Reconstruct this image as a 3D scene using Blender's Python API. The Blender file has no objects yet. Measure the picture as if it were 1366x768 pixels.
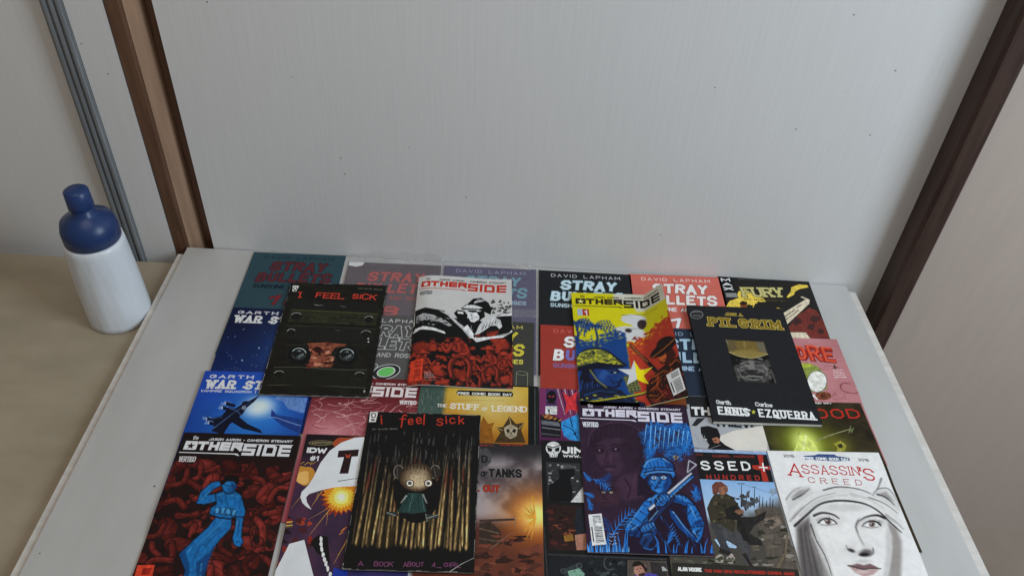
import bpy, bmesh, math, random
import numpy as np
from mathutils import Matrix, Vector
from mathutils.geometry import tessellate_polygon

scene = bpy.context.scene
COL = scene.collection

# ------------------------------------------------------------------ camera
CF = 1102.88                                   # focal length in photograph pixels (1366 wide)
CO = np.array([0.0, 0.0, 0.98325])
_t, _r = 0.7279666, 0.05840468
FW = np.array([0, math.cos(_t), -math.sin(_t)])
_R = np.array([1.0, 0, 0]); _U = np.cross(_R, FW)
CR = math.cos(_r) * _R + math.sin(_r) * _U
CU = -math.sin(_r) * _R + math.cos(_r) * _U
cam = bpy.data.cameras.new('camera')
cam.sensor_width = 36.0
cam.lens = CF / 1366 * 36.0
cam.clip_start = 0.02
cam.clip_end = 100
camo = bpy.data.objects.new('camera', cam)
COL.objects.link(camo)
M = Matrix(((CR[0], CU[0], -FW[0], CO[0]), (CR[1], CU[1], -FW[1], CO[1]), (CR[2], CU[2], -FW[2], CO[2]), (0, 0, 0, 1)))
camo.matrix_world = M
scene.camera = camo


def ground_at(px, py, z0=0.0):
    """the point at height z0 that the photograph's pixel looks at"""
    d = FW + (px - 683) / CF * CR - (py - 384) / CF * CU
    return CO + (z0 - CO[2]) / d[2] * d


# ------------------------------------------------------------------ light (an indoor picture lit by a window on the right)
world = bpy.data.worlds.new('World')
scene.world = world
world.use_nodes = True
bg = world.node_tree.nodes['Background']
bg.inputs[0].default_value = (1.0, 0.91, 0.81, 1)
bg.inputs[1].default_value = 0.20


def area(name, loc, target, sx, sy, power, color):
    l = bpy.data.lights.new(name, 'AREA')
    l.shape = 'RECTANGLE'; l.size = sx; l.size_y = sy
    l.energy = power; l.color = color
    o = bpy.data.objects.new(name, l)
    COL.objects.link(o)
    o.location = loc
    d = Vector(target) - Vector(loc)
    o.rotation_euler = d.to_track_quat('-Z', 'Y').to_euler()
    return o


area('window_light', (1.85, 0.0, 1.45), (0.35, 1.1, 0.35), 0.9, 1.2, 46, (0.73, 0.875, 1.0))
area('overhead_fill', (-0.4, 0.3, 2.4), (-0.1, 0.8, 0.0), 1.4, 1.4, 12, (1.0, 0.91, 0.81))  # unseen lamp, added to light the table evenly from above

vs = scene.view_settings
vs.view_transform = 'Standard'
vs.look = 'None'
vs.gamma = 1.0
vs.exposure = 0.0
vs.use_curve_mapping = False
scene.cycles.use_denoising = True
scene.cycles.max_bounces = 6
scene.cycles.transparent_max_bounces = 16

# ------------------------------------------------------------------ colours and materials
EREF = 0.61


def lin(c):
    c = np.asarray(c, float) / 255.0
    l = np.where(c <= 0.04045, c / 12.92, ((np.maximum(c, 0) + 0.055) / 1.055) ** 2.4)
    return l


def alb(c):
    """printed ink albedo for a colour read off the dim photograph"""
    return np.clip((lin(np.asarray(c, float) * 0.9) - 0.004) / EREF, 0.003, 0.84)


def nodes_of(name):
    m = bpy.data.materials.new(name)
    m.use_nodes = True
    nt = m.node_tree
    b = nt.nodes['Principled BSDF']
    return m, nt, b


def N(nt, typ, **kw):
    n = nt.nodes.new(typ)
    for k, v in kw.items():
        setattr(n, k, v)
    return n


def print_material(name, rough, spec, grain, mottle=0.0):
    m, nt, b = nodes_of(name)
    at = N(nt, 'ShaderNodeAttribute', attribute_name='ink')
    tc = N(nt, 'ShaderNodeTexCoord')
    n1 = N(nt, 'ShaderNodeTexNoise'); n1.inputs['Scale'].default_value = 900; n1.inputs['Detail'].default_value = 2
    n2 = N(nt, 'ShaderNodeTexNoise'); n2.inputs['Scale'].default_value = 45; n2.inputs['Detail'].default_value = 4
    nt.links.new(tc.outputs['Object'], n1.inputs['Vector'])
    nt.links.new(tc.outputs['Object'], n2.inputs['Vector'])
    a = N(nt, 'ShaderNodeMath', operation='ADD')
    nt.links.new(n1.outputs[0], a.inputs[0]); nt.links.new(n2.outputs[0], a.inputs[1])
    mr = N(nt, 'ShaderNodeMapRange')
    mr.inputs[1].default_value = 0.6; mr.inputs[2].default_value = 1.4
    mr.inputs[3].default_value = 1 - grain; mr.inputs[4].default_value = 1 + grain
    nt.links.new(a.outputs[0], mr.inputs[0])
    mul = N(nt, 'ShaderNodeVectorMath', operation='SCALE')
    nt.links.new(at.outputs['Color'], mul.inputs[0]); nt.links.new(mr.outputs[0], mul.inputs['Scale'])
    out = mul.outputs[0]
    if mottle:                                   # uneven brushed ink
        for sc_, st_ in ((170, (1, 1, 1)), (120, (1.6, 0.5, 1))):
            mp = N(nt, 'ShaderNodeMapping'); mp.inputs['Scale'].default_value = st_
            nt.links.new(tc.outputs['Object'], mp.inputs['Vector'])
            n4 = N(nt, 'ShaderNodeTexNoise'); n4.inputs['Scale'].default_value = sc_; n4.inputs['Detail'].default_value = 3
            n4.inputs['Distortion'].default_value = 1.2
            nt.links.new(mp.outputs[0], n4.inputs['Vector'])
            m4 = N(nt, 'ShaderNodeMapRange'); m4.inputs[1].default_value = 0.34; m4.inputs[2].default_value = 0.66
            m4.inputs[3].default_value = 1 - mottle; m4.inputs[4].default_value = 1 + mottle
            nt.links.new(n4.outputs[0], m4.inputs[0])
            s4 = N(nt, 'ShaderNodeVectorMath', operation='SCALE')
            nt.links.new(out, s4.inputs[0]); nt.links.new(m4.outputs[0], s4.inputs['Scale'])
            out = s4.outputs[0]
    nt.links.new(out, b.inputs['Base Color'])
    rr = N(nt, 'ShaderNodeMapRange')
    rr.inputs[1].default_value = 0.3; rr.inputs[2].default_value = 0.7
    rr.inputs[3].default_value = rough - 0.07; rr.inputs[4].default_value = rough + 0.07
    nt.links.new(n2.outputs[0], rr.inputs[0])
    nt.links.new(rr.outputs[0], b.inputs['Roughness'])
    b.inputs['Specular IOR Level'].default_value = spec
    n3 = N(nt, 'ShaderNodeTexNoise'); n3.inputs['Scale'].default_value = 14; n3.inputs['Detail'].default_value = 3
    nt.links.new(tc.outputs['Object'], n3.inputs['Vector'])
    bp = N(nt, 'ShaderNodeBump'); bp.inputs['Strength'].default_value = 0.25; bp.inputs['Distance'].default_value = 0.004
    nt.links.new(n3.outputs[0], bp.inputs['Height'])
    nt.links.new(bp.outputs[0], b.inputs['Normal'])
    return m


MAT_GLOSS = print_material('glossy_printed_paper', 0.42, 0.22, 0.10)
MAT_ART = print_material('glossy_brushed_artwork', 0.42, 0.22, 0.10, 0.18)
MAT_MATT = print_material('matt_printed_paper', 0.58, 0.14, 0.12)


def noise_material(name, c1, c2, scale, rough, stretch=(1, 1, 1), bump=0.0, bdist=0.002, spec=0.4, detail=5, coord='Object', specks=None, rough2=None):
    m, nt, b = nodes_of(name)
    tc = N(nt, 'ShaderNodeTexCoord')
    mp = N(nt, 'ShaderNodeMapping'); mp.inputs['Scale'].default_value = stretch
    nt.links.new(tc.outputs[coord], mp.inputs['Vector'])
    n = N(nt, 'ShaderNodeTexNoise'); n.inputs['Scale'].default_value = scale; n.inputs['Detail'].default_value = detail
    n.inputs['Roughness'].default_value = 0.6
    nt.links.new(mp.outputs[0], n.inputs['Vector'])
    cr = N(nt, 'ShaderNodeValToRGB')
    cr.color_ramp.elements[0].position = 0.32; cr.color_ramp.elements[1].position = 0.68
    cr.color_ramp.elements[0].color = (*c1, 1); cr.color_ramp.elements[1].color = (*c2, 1)
    nt.links.new(n.outputs[0], cr.inputs[0])
    out = cr.outputs[0]
    if specks:
        sc, thr, colr = specks
        v = N(nt, 'ShaderNodeTexVoronoi'); v.inputs['Scale'].default_value = sc
        nt.links.new(tc.outputs[coord], v.inputs['Vector'])
        sep = N(nt, 'ShaderNodeSeparateColor')
        nt.links.new(v.outputs['Color'], sep.inputs[0])
        keep = N(nt, 'ShaderNodeMath', operation='GREATER_THAN'); keep.inputs[1].default_value = 0.72
        nt.links.new(sep.outputs[0], keep.inputs[0])
        sz = N(nt, 'ShaderNodeMath', operation='MULTIPLY'); sz.inputs[1].default_value = thr
        nt.links.new(sep.outputs[1], sz.inputs[0])
        lt = N(nt, 'ShaderNodeMath', operation='LESS_THAN')
        nt.links.new(v.outputs['Distance'], lt.inputs[0]); nt.links.new(sz.outputs[0], lt.inputs[1])
        mu = N(nt, 'ShaderNodeMath', operation='MULTIPLY')
        nt.links.new(keep.outputs[0], mu.inputs[0]); nt.links.new(lt.outputs[0], mu.inputs[1])
        mx = N(nt, 'ShaderNodeMix', data_type='RGBA')
        nt.links.new(mu.outputs[0], mx.inputs[0]); nt.links.new(out, mx.inputs[6]); mx.inputs[7].default_value = (*colr, 1)
        out = mx.outputs[2]
    nt.links.new(out, b.inputs['Base Color'])
    b.inputs['Roughness'].default_value = rough
    b.inputs['Specular IOR Level'].default_value = spec
    if bump:
        bp = N(nt, 'ShaderNodeBump'); bp.inputs['Strength'].default_value = bump; bp.inputs['Distance'].default_value = bdist
        nt.links.new(n.outputs[0], bp.inputs['Height'])
        nt.links.new(bp.outputs[0], b.inputs['Normal'])
    return m


MAT_WALL = noise_material('brushed_white_paint', (0.635, 0.625, 0.612), (0.665, 0.655, 0.642), 9, 0.40, (24, 24, 0.9), 0.22, 0.0010, 0.35, specks=(34, 0.075, (0.22, 0.20, 0.18)))
MAT_SLAB = noise_material('white_painted_board', (0.435, 0.427, 0.412), (0.485, 0.477, 0.462), 4, 0.42, (4, 1.2, 1), 0.2, 0.001, 0.35, specks=(38, 0.085, (0.11, 0.09, 0.07)))
MAT_RIM = noise_material('board_edge', (0.50, 0.47, 0.43), (0.62, 0.59, 0.55), 12, 0.6, (1, 6, 1))
MAT_BEIGE = noise_material('beige_laminate', (0.30, 0.25, 0.175), (0.37, 0.31, 0.225), 7, 0.5, (1, 2, 1), 0.1, 0.001)
MAT_WOOD = noise_material('brown_stained_wood', (0.085, 0.040, 0.021), (0.150, 0.075, 0.042), 10, 0.5, (9, 9, 0.6), 0.3, 0.001)
MAT_DARKWOOD = noise_material('dark_brown_wood', (0.030, 0.016, 0.012), (0.060, 0.034, 0.026), 10, 0.45, (9, 9, 0.6), 0.3, 0.001)
MAT_LITWOOD = noise_material('lit_bevel_wood', (0.30, 0.185, 0.12), (0.40, 0.255, 0.17), 10, 0.5, (9, 9, 0.6), 0.2, 0.001)  # post's bevel: light falling on it is put into this paler tan
MAT_GREY = noise_material('grey_metal', (0.16, 0.17, 0.18), (0.22, 0.23, 0.24), 9, 0.45, (6, 6, 1))
MAT_PAPER = noise_material('page_paper', (0.50, 0.48, 0.43), (0.66, 0.64, 0.58), 60, 0.8, (1, 1, 30))
MAT_WRAP = noise_material('white_plastic_wrap', (0.60, 0.64, 0.68), (0.70, 0.73, 0.77), 14, 0.30, (1, 1, 0.5), 0.35, 0.005, 0.5)
MAT_BLUE = noise_material('blue_plastic', (0.010, 0.030, 0.11), (0.016, 0.045, 0.15), 8, 0.35)
MAT_FLOOR = noise_material('beige_floor', (0.24, 0.19, 0.15), (0.32, 0.26, 0.21), 3, 0.5)
MAT_CUSHION = noise_material('pinkish_beige_paint', (0.45, 0.37, 0.32), (0.48, 0.395, 0.34), 9, 0.55, (6, 6, 0.6), 0.08, 0.001)


def film_material():
    m = bpy.data.materials.new('clear_plastic_film')
    m.use_nodes = True
    nt = m.node_tree
    nt.nodes.clear()
    out = N(nt, 'ShaderNodeOutputMaterial')
    tr = N(nt, 'ShaderNodeBsdfTransparent'); tr.inputs[0].default_value = (0.97, 0.97, 0.975, 1)
    gl = N(nt, 'ShaderNodeBsdfGlossy'); gl.inputs['Roughness'].default_value = 0.10
    gl.inputs[0].default_value = (1, 1, 1, 1)
    df = N(nt, 'ShaderNodeBsdfDiffuse'); df.inputs[0].default_value = (0.7, 0.7, 0.72, 1)
    fr = N(nt, 'ShaderNodeLayerWeight'); fr.inputs['Blend'].default_value = 0.5
    tc = N(nt, 'ShaderNodeTexCoord')
    n = N(nt, 'ShaderNodeTexNoise'); n.inputs['Scale'].default_value = 55; n.inputs['Detail'].default_value = 2
    nt.links.new(tc.outputs['Object'], n.inputs['Vector'])
    bp = N(nt, 'ShaderNodeBump'); bp.inputs['Strength'].default_value = 1.0; bp.inputs['Distance'].default_value = 0.009
    nt.links.new(n.outputs[0], bp.inputs['Height'])
    nt.links.new(bp.outputs[0], gl.inputs['Normal']); nt.links.new(bp.outputs[0], fr.inputs['Normal'])
    m1 = N(nt, 'ShaderNodeMixShader'); m1.inputs[0].default_value = 0.07
    nt.links.new(tr.outputs[0], m1.inputs[1]); nt.links.new(df.outputs[0], m1.inputs[2])
    m2 = N(nt, 'ShaderNodeMixShader')
    pw = N(nt, 'ShaderNodeMath', operation='POWER'); pw.inputs[1].default_value = 5.0
    nt.links.new(fr.outputs['Facing'], pw.inputs[0])
    fs_ = N(nt, 'ShaderNodeMath', operation='MULTIPLY_ADD'); fs_.inputs[1].default_value = 0.5; fs_.inputs[2].default_value = 0.06
    nt.links.new(pw.outputs[0], fs_.inputs[0]); nt.links.new(fs_.outputs[0], m2.inputs[0]); nt.links.new(m1.outputs[0], m2.inputs[1]); nt.links.new(gl.outputs[0], m2.inputs[2])
    nt.links.new(m2.outputs[0], out.inputs[0])
    return m


MAT_FILM = film_material()


# ------------------------------------------------------------------ object helpers
def link(name, mesh, mat, parent=None):
    o = bpy.data.objects.new(name, mesh)
    COL.objects.link(o)
    if mat:
        mesh.materials.append(mat)
    if parent is not None:
        o.parent = parent
    return o


def tag(o, label=None, cat=None, group=None, kind=None):
    if label: o['label'] = label
    if cat: o['category'] = cat
    if group: o['group'] = group
    if kind: o['kind'] = kind
    return o


def empty(name, loc, rz=0.0):
    o = bpy.data.objects.new(name, None)
    COL.objects.link(o)
    o.empty_display_size = 0.03
    o.location = loc
    o.rotation_euler = (0, 0, rz)
    return o


def box_mesh(name, x0, x1, y0, y1, z0, z1, bev=0.0, seg=2):
    bm = bmesh.new()
    bmesh.ops.create_cube(bm, size=1)
    for v in bm.verts:
        v.co = Vector(((x0 + x1) / 2 + v.co.x * (x1 - x0), (y0 + y1) / 2 + v.co.y * (y1 - y0), (z0 + z1) / 2 + v.co.z * (z1 - z0)))
    if bev:
        bmesh.ops.bevel(bm, geom=list(bm.edges), offset=bev, segments=seg, affect='EDGES', profile=0.5)
    me = bpy.data.meshes.new(name)
    bm.to_mesh(me); bm.free()
    return me


def prism_mesh(name, prof, z0, z1):
    """closed outline in x, y pulled up from z0 to z1"""
    n = len(prof)
    vs_ = [(x, y, z0) for x, y in prof] + [(x, y, z1) for x, y in prof]
    fs = [[i, (i + 1) % n, n + (i + 1) % n, n + i] for i in range(n)]
    fs += [list(range(n))[::-1], list(range(n, 2 * n))]
    me = bpy.data.meshes.new(name)
    me.from_pydata(vs_, [], fs); me.update()
    bm = bmesh.new(); bm.from_mesh(me)
    bmesh.ops.recalc_face_normals(bm, faces=bm.faces)
    bm.to_mesh(me); bm.free()
    return me


def lathe_mesh(name, prof, n=48, wob=None):
    vs_, fs = [], []
    for j, (r, z) in enumerate(prof):
        for i in range(n):
            a = 2 * math.pi * i / n
            k = 1 + (wob(a, z) if wob else 0)
            vs_.append((r * k * math.cos(a), r * k * math.sin(a), z))
    for j in range(len(prof) - 1):
        for i in range(n):
            fs.append([j * n + i, j * n + (i + 1) % n, (j + 1) * n + (i + 1) % n, (j + 1) * n + i])
    fs.append(list(range(n))[::-1]); fs.append([(len(prof) - 1) * n + i for i in range(n)])
    me = bpy.data.meshes.new(name)
    me.from_pydata(vs_, [], fs); me.update()
    for p in me.polygons: p.use_smooth = True
    return me


# ------------------------------------------------------------------ the setting
WALLY = 1.166
TZ = -0.020                                   # top of the beige table the board lies on
FZ = -0.76                                    # floor
tag(link('floor', box_mesh('floor', -2.6, 2.8, -1.0, WALLY + 0.25, FZ - 0.1, FZ), MAT_FLOOR), kind='structure')
tag(link('wall_panel', box_mesh('wall_panel', -0.553, 0.673, WALLY, WALLY + 0.04, FZ, 1.6), MAT_WALL),
    'wide white brush-painted panel standing upright behind the comic books', 'panel')
tag(link('wall_panel', box_mesh('wall_panel', -0.686, -0.6275, WALLY - 0.001, WALLY + 0.04, FZ, 1.6), MAT_WALL),
    'narrow white panel strip between the brown post and the grey upright', 'panel')
tag(link('wall_panel', box_mesh('wall_panel', -2.5, -0.7205, WALLY + 0.010, WALLY + 0.05, FZ, 1.6), MAT_WALL),
    'white panel on the far side of the grey upright from the brown post', 'panel')
tag(link('wall_panel', box_mesh('wall_panel', 0.7245, 2.7, WALLY + 0.002, WALLY + 0.05, FZ, 1.6), MAT_CUSHION),
    'pinkish beige panel on the far side of the dark brown post from the comic books', 'panel')
tag(link('wall_backing', box_mesh('wall_backing', -2.5, 2.7, WALLY + 0.055, WALLY + 0.09, FZ, 1.6), MAT_DARKWOOD), kind='structure')

post = empty('wooden_post', (-0.59, WALLY, FZ))
tag(post, 'brown wooden post with a bevel strip coloured paler as if lit, standing behind the wrapped bottle', 'post')


def at_world(o):                              # keep world coordinates for a part of an unrotated thing
    o.location = -Vector(o.parent.location)
    return o


W = WALLY
at_world(link('post_face', prism_mesh('post_face', [(-0.627, W + .045), (-0.627, W + .001), (-0.624, W - .001), (-0.604, W - .001), (-0.600, W + .001), (-0.600, W + .045)], FZ, 1.6), MAT_WOOD, post))
at_world(link('side_strip', prism_mesh('side_strip', [(-0.5995, W + .045), (-0.5995, W + .003), (-0.597, W + .004), (-0.578, W + .009), (-0.575, W + .045)], FZ, 1.6), MAT_LITWOOD, post))
at_world(link('rebate_strip', prism_mesh('rebate_strip', [(-0.5745, W + .045), (-0.5745, W + .022), (-0.5535, W + .022), (-0.5535, W + .045)], FZ, 1.6), MAT_WOOD, post))

post2 = empty('wooden_post', (0.72, WALLY, FZ))
tag(post2, 'dark brown wooden post between the wide white panel and the pinkish beige panel', 'post')
at_world(link('post_face', prism_mesh('post_face', [(0.6735, W + .045), (0.6735, W - .040), (0.679, W - .046), (0.709, W - .046), (0.714, W - .040), (0.714, W + .045)], FZ, 1.6), MAT_DARKWOOD, post2))
at_world(link('side_strip', prism_mesh('side_strip', [(0.7145, W + .045), (0.7145, W - .020), (0.724, W - .014), (0.724, W + .045)], FZ, 1.6), MAT_WOOD, post2))

upr = empty('metal_upright', (-0.703, WALLY, FZ))
tag(upr, 'grey ribbed metal upright behind the wrapped bottle', 'upright')
at_world(link('upright_face', prism_mesh('upright_face', [(-0.720, W + .045), (-0.720, W - .004), (-0.687, W - .004), (-0.687, W + .045)], FZ, 1.6), MAT_GREY, upr))
for k in range(3):
    x = -0.715 + k * 0.0105
    at_world(link('rib', prism_mesh('rib', [(x, W - .0035), (x + .001, W - .009), (x + .005, W - .009), (x + .006, W - .0035)], FZ, 1.6), MAT_GREY, upr))

# beige table, and the white board laid on it
tab = empty('table', (-0.5, 0.6, FZ))
tag(tab, 'beige laminate table under the white board', 'table')
at_world(link('table_top', box_mesh('table_top', -1.55, 0.595, 0.02, W - .025, TZ - .032, TZ, .003), MAT_BEIGE, tab))
for lx in (-1.48, 0.53):
    for ly in (0.09, 1.07):
        at_world(link('leg', box_mesh('leg', lx - .025, lx + .025, ly - .025, ly + .025, FZ, TZ - .0325, .003), MAT_DARKWOOD, tab))

brd = empty('display_board', (0.01, 0.6, TZ))
tag(brd, 'white painted board with a pale edge strip lying under all the comic books', 'board')
at_world(link('board_top', prism_mesh('board_top', [(-0.601, W - .003), (-0.590, 0.03), (0.667, 0.03), (0.614, W - .003)], -0.0040, 0.0), MAT_SLAB, brd))
at_world(link('edge_strip', prism_mesh('edge_strip', [(-0.614, W - .018), (-0.604, 0.026), (0.683, 0.026), (0.629, W - .014)], TZ, -0.0045), MAT_RIM, brd))

# bottle wrapped in thin white plastic
bt = empty('wrapped_bottle', (-0.664, 1.000, TZ))
tag(bt, 'blue bottle with its lower part wrapped in crumpled white plastic', 'bottle')
rw = random.Random(4)
ph = [rw.uniform(0, 6.28) for _ in range(8)]


def wob(a, z):
    return 0.010 * math.sin(3 * a + ph[0] + z * 14) + 0.006 * math.sin(11 * a + ph[1] - z * 22) + 0.004 * math.sin(23 * a + ph[2] + z * 40)


prof = [(0.048, 0.0005), (0.0505, 0.002)] + [(0.0505 - 0.005 * (k / 18) ** 2, 0.002 + 0.160 * k / 18) for k in range(1, 19)] + [(0.043, 0.166), (0.037, 0.1665)]
me = lathe_mesh('plastic_wrap', prof, 72, wob)
link('plastic_wrap', me, MAT_WRAP, bt)
link('bottle_body', lathe_mesh('bottle_body', [(0.036, 0.1660), (0.0425, 0.168), (0.0425, 0.188), (0.039, 0.202), (0.024, 0.212), (0.016, 0.218), (0.016, 0.226)], 48), MAT_BLUE, bt)
link('bottle_cap', lathe_mesh('bottle_cap', [(0.018, 0.2265), (0.019, 0.228), (0.018, 0.256), (0.014, 0.259)], 40), MAT_BLUE, bt)

# ------------------------------------------------------------------ drawn lettering: every glyph is a set of pen strokes on a 4 x 6 grid
GL = {
 'A': [[(0, 0), (2, 6), (4, 0)], [(.8, 2), (3.2, 2)]],
 'B': [[(0, 0), (0, 6), (2.5, 6), (3.6, 5.2), (3.6, 4), (2.5, 3.1), (0, 3.1)], [(2.5, 3.1), (4, 2.3), (4, .9), (2.8, 0), (0, 0)]],
 'C': [[(4, 4.8), (3, 6), (1, 6), (0, 4.8), (0, 1.2), (1, 0), (3, 0), (4, 1.2)]],
 'D': [[(0, 0), (0, 6), (2.4, 6), (4, 4.5), (4, 1.5), (2.4, 0), (0, 0)]],
 'E': [[(3.8, 6), (0, 6), (0, 0), (3.8, 0)], [(0, 3.1), (3, 3.1)]],
 'F': [[(3.8, 6), (0, 6), (0, 0)], [(0, 3.1), (3, 3.1)]],
 'G': [[(4, 4.8), (3, 6), (1, 6), (0, 4.8), (0, 1.2), (1, 0), (3, 0), (4, 1.2), (4, 2.8), (2.3, 2.8)]],
 'H': [[(0, 0), (0, 6)], [(4, 0), (4, 6)], [(0, 3), (4, 3)]],
 'I': [[(0, 0), (0, 6)]],
 'J': [[(3, 6), (3, 1.2), (2.2, 0), (.9, 0), (0, 1.2)]],
 'K': [[(0, 0), (0, 6)], [(4, 6), (0, 2.6)], [(1.4, 3.6), (4, 0)]],
 'L': [[(0, 6), (0, 0), (3.6, 0)]],
 'M': [[(0, 0), (0, 6), (2.5, 2), (5, 6), (5, 0)]],
 'N': [[(0, 0), (0, 6), (4, 0), (4, 6)]],
 'O': [[(1.2, 0), (0, 1.4), (0, 4.6), (1.2, 6), (2.8, 6), (4, 4.6), (4, 1.4), (2.8, 0), (1.2, 0)]],
 'P': [[(0, 0), (0, 6), (2.7, 6), (4, 5.2), (4, 3.6), (2.7, 2.8), (0, 2.8)]],
 'Q': [[(1.2, 0), (0, 1.4), (0, 4.6), (1.2, 6), (2.8, 6), (4, 4.6), (4, 1.4), (2.8, 0), (1.2, 0)], [(2.4, 1.6), (4.2, -.5)]],
 'R': [[(0, 0), (0, 6), (2.7, 6), (4, 5.2), (4, 3.8), (2.7, 3), (0, 3)], [(2, 3), (4, 0)]],
 'S': [[(3.9, 4.9), (3, 6), (1, 6), (0, 5), (0, 4), (1, 3.2), (3, 2.8), (4, 2), (4, 1), (3, 0), (1, 0), (0, 1.1)]],
 'T': [[(0, 6), (4, 6)], [(2, 6), (2, 0)]],
 'U': [[(0, 6), (0, 1.3), (1.1, 0), (2.9, 0), (4, 1.3), (4, 6)]],
 'V': [[(0, 6), (2, 0), (4, 6)]],
 'W': [[(0, 6), (1.2, 0), (2.6, 4.4), (4, 0), (5.2, 6)]],
 'X': [[(0, 0), (4, 6)], [(0, 6), (4, 0)]],
 'Y': [[(0, 6), (2, 3), (4, 6)], [(2, 3), (2, 0)]],
 'Z': [[(0, 6), (4, 6), (0, 0), (4, 0)]],
 '0': [[(1.2, 0), (0, 1.4), (0, 4.6), (1.2, 6), (2.8, 6), (4, 4.6), (4, 1.4), (2.8, 0), (1.2, 0)]],
 '1': [[(0, 4.4), (1.6, 6), (1.6, 0)]],
 '2': [[(0, 4.7), (1, 6), (3, 6), (4, 4.8), (4, 3.8), (0, 0), (4, 0)]],
 '3': [[(0, 5.2), (1, 6), (3, 6), (4, 5), (4, 4), (2.8, 3.1), (1.4, 3.1)], [(2.8, 3.1), (4, 2.2), (4, 1), (3, 0), (1, 0), (0, .9)]],
 '4': [[(3, 0), (3, 6), (0, 2), (4, 2)]],
 '5': [[(3.8, 6), (.3, 6), (0, 3.3), (2.8, 3.5), (4, 2.5), (4, 1), (3, 0), (1, 0), (0, .8)]],
 '6': [[(3.6, 5.4), (2.6, 6), (1.2, 6), (0, 4.6), (0, 1.3), (1.2, 0), (2.8, 0), (4, 1), (4, 2.4), (2.8, 3.3), (0, 2.6)]],
 '8': [[(2, 3.2), (.3, 4.1), (.3, 5.2), (1.3, 6), (2.7, 6), (3.7, 5.2), (3.7, 4.1), (2, 3.2), (0, 2.2), (0, 1), (1.2, 0), (2.8, 0), (4, 1), (4, 2.2), (2, 3.2)]],
 "'": [[(0, 6.2), (0, 4.6)]], '.': [[(0, 0), (0, .3)]], '-': [[(0, 3), (2, 3)]], '#': [[(.8, 0), (1.6, 6)], [(2.6, 0), (3.4, 6)], [(0, 2), (4, 2)], [(0, 4), (4, 4)]],
 '+': [[(0, 3), (4, 3)], [(2, 5), (2, 1)]],
 'a': [[(3, 4), (3, 0)], [(3, 3), (2, 4), (.8, 4), (0, 3), (0, 1), (.8, 0), (2, 0), (3, 1)]],
 'c': [[(3, 3.2), (2.2, 4), (.8, 4), (0, 3), (0, 1), (.8, 0), (2.2, 0), (3, .8)]],
 'e': [[(0, 2), (3, 2), (3, 3), (2.2, 4), (.8, 4), (0, 3), (0, 1), (.8, 0), (3, .3)]],
 'h': [[(0, 0), (0, 6)], [(0, 3), (1, 4), (2.2, 4), (3, 3), (3, 0)]],
 'i': [[(0, 0), (0, 4)], [(0, 5.4), (0, 5.9)]], 'l': [[(0, 0), (0, 6)]],
 'f': [[(2.6, 5.4), (1.8, 6), (1, 5.2), (1, 0)], [(0, 3.8), (2.4, 3.8)]],
 'k': [[(0, 0), (0, 6)], [(2.8, 4), (0, 1.8)], [(1, 2.6), (3, 0)]],
 'n': [[(0, 0), (0, 4)], [(0, 3), (1, 4), (2.2, 4), (3, 3), (3, 0)]],
 'o': [[(.8, 0), (0, 1), (0, 3), (.8, 4), (2.2, 4), (3, 3), (3, 1), (2.2, 0), (.8, 0)]],
 'r': [[(0, 0), (0, 4)], [(0, 2.8), (1, 4), (2.2, 3.8)]],
 's': [[(2.8, 3.3), (2, 4), (.8, 4), (0, 3.2), (.6, 2.3), (2.4, 1.8), (3, 1), (2.2, 0), (.8, 0), (0, .7)]],
 't': [[(1, 5.4), (1, .8), (1.8, 0), (2.6, .4)], [(0, 4), (2.4, 4)]],
 'u': [[(0, 4), (0, 1), (.8, 0), (2.2, 0), (3, 1)], [(3, 4), (3, 0)]],
 'm': [[(0, 0), (0, 4)], [(0, 3), (1, 4), (2, 3.2), (2, 0)], [(2, 3), (3, 4), (4, 3.2), (4, 0)]],
 'p': [[(0, -2), (0, 4)], [(0, 3), (1, 4), (2.2, 4), (3, 3), (3, 1), (2.2, 0), (1, 0), (0, 1)]],
 'q': [[(3, -2), (3, 4)], [(3, 3), (2, 4), (.8, 4), (0, 3), (0, 1), (.8, 0), (2, 0), (3, 1)]],
}
# squared-off glyphs for the block logo
BLOCK = dict(GL)
BLOCK.update({
 'O': [[(0, 0), (0, 6), (4.6, 6), (4.6, 0), (0, 0)]],
 'T': [[(0, 6), (4, 6)], [(2, 6), (2, 0)]],
 'H': [[(0, 0), (0, 6)], [(3.6, 0), (3.6, 6)], [(0, 3), (3.6, 3)]],
 'E': [[(3.8, 6), (0, 6), (0, 0), (3.8, 0)], [(0, 3), (3.8, 3)]],
 'R': [[(0, 0), (0, 6), (4, 6), (4, 3), (0, 3)], [(2.2, 3), (4.4, 0)]],
 'S': [[(4, 6), (0, 6), (0, 3), (4, 3), (4, 0), (0, 0)]],
 'D': [[(0, 0), (0, 6), (3.2, 6), (4.2, 5), (4.2, 0), (0, 0)]],
})


def gw(ch, font):
    if ch == ' ': return 2.6
    g = font.get(ch) or font.get(ch.upper()) or [[(0, 0), (2, 0)]]
    return max(p[0] for st_ in g for p in st_)


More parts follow.
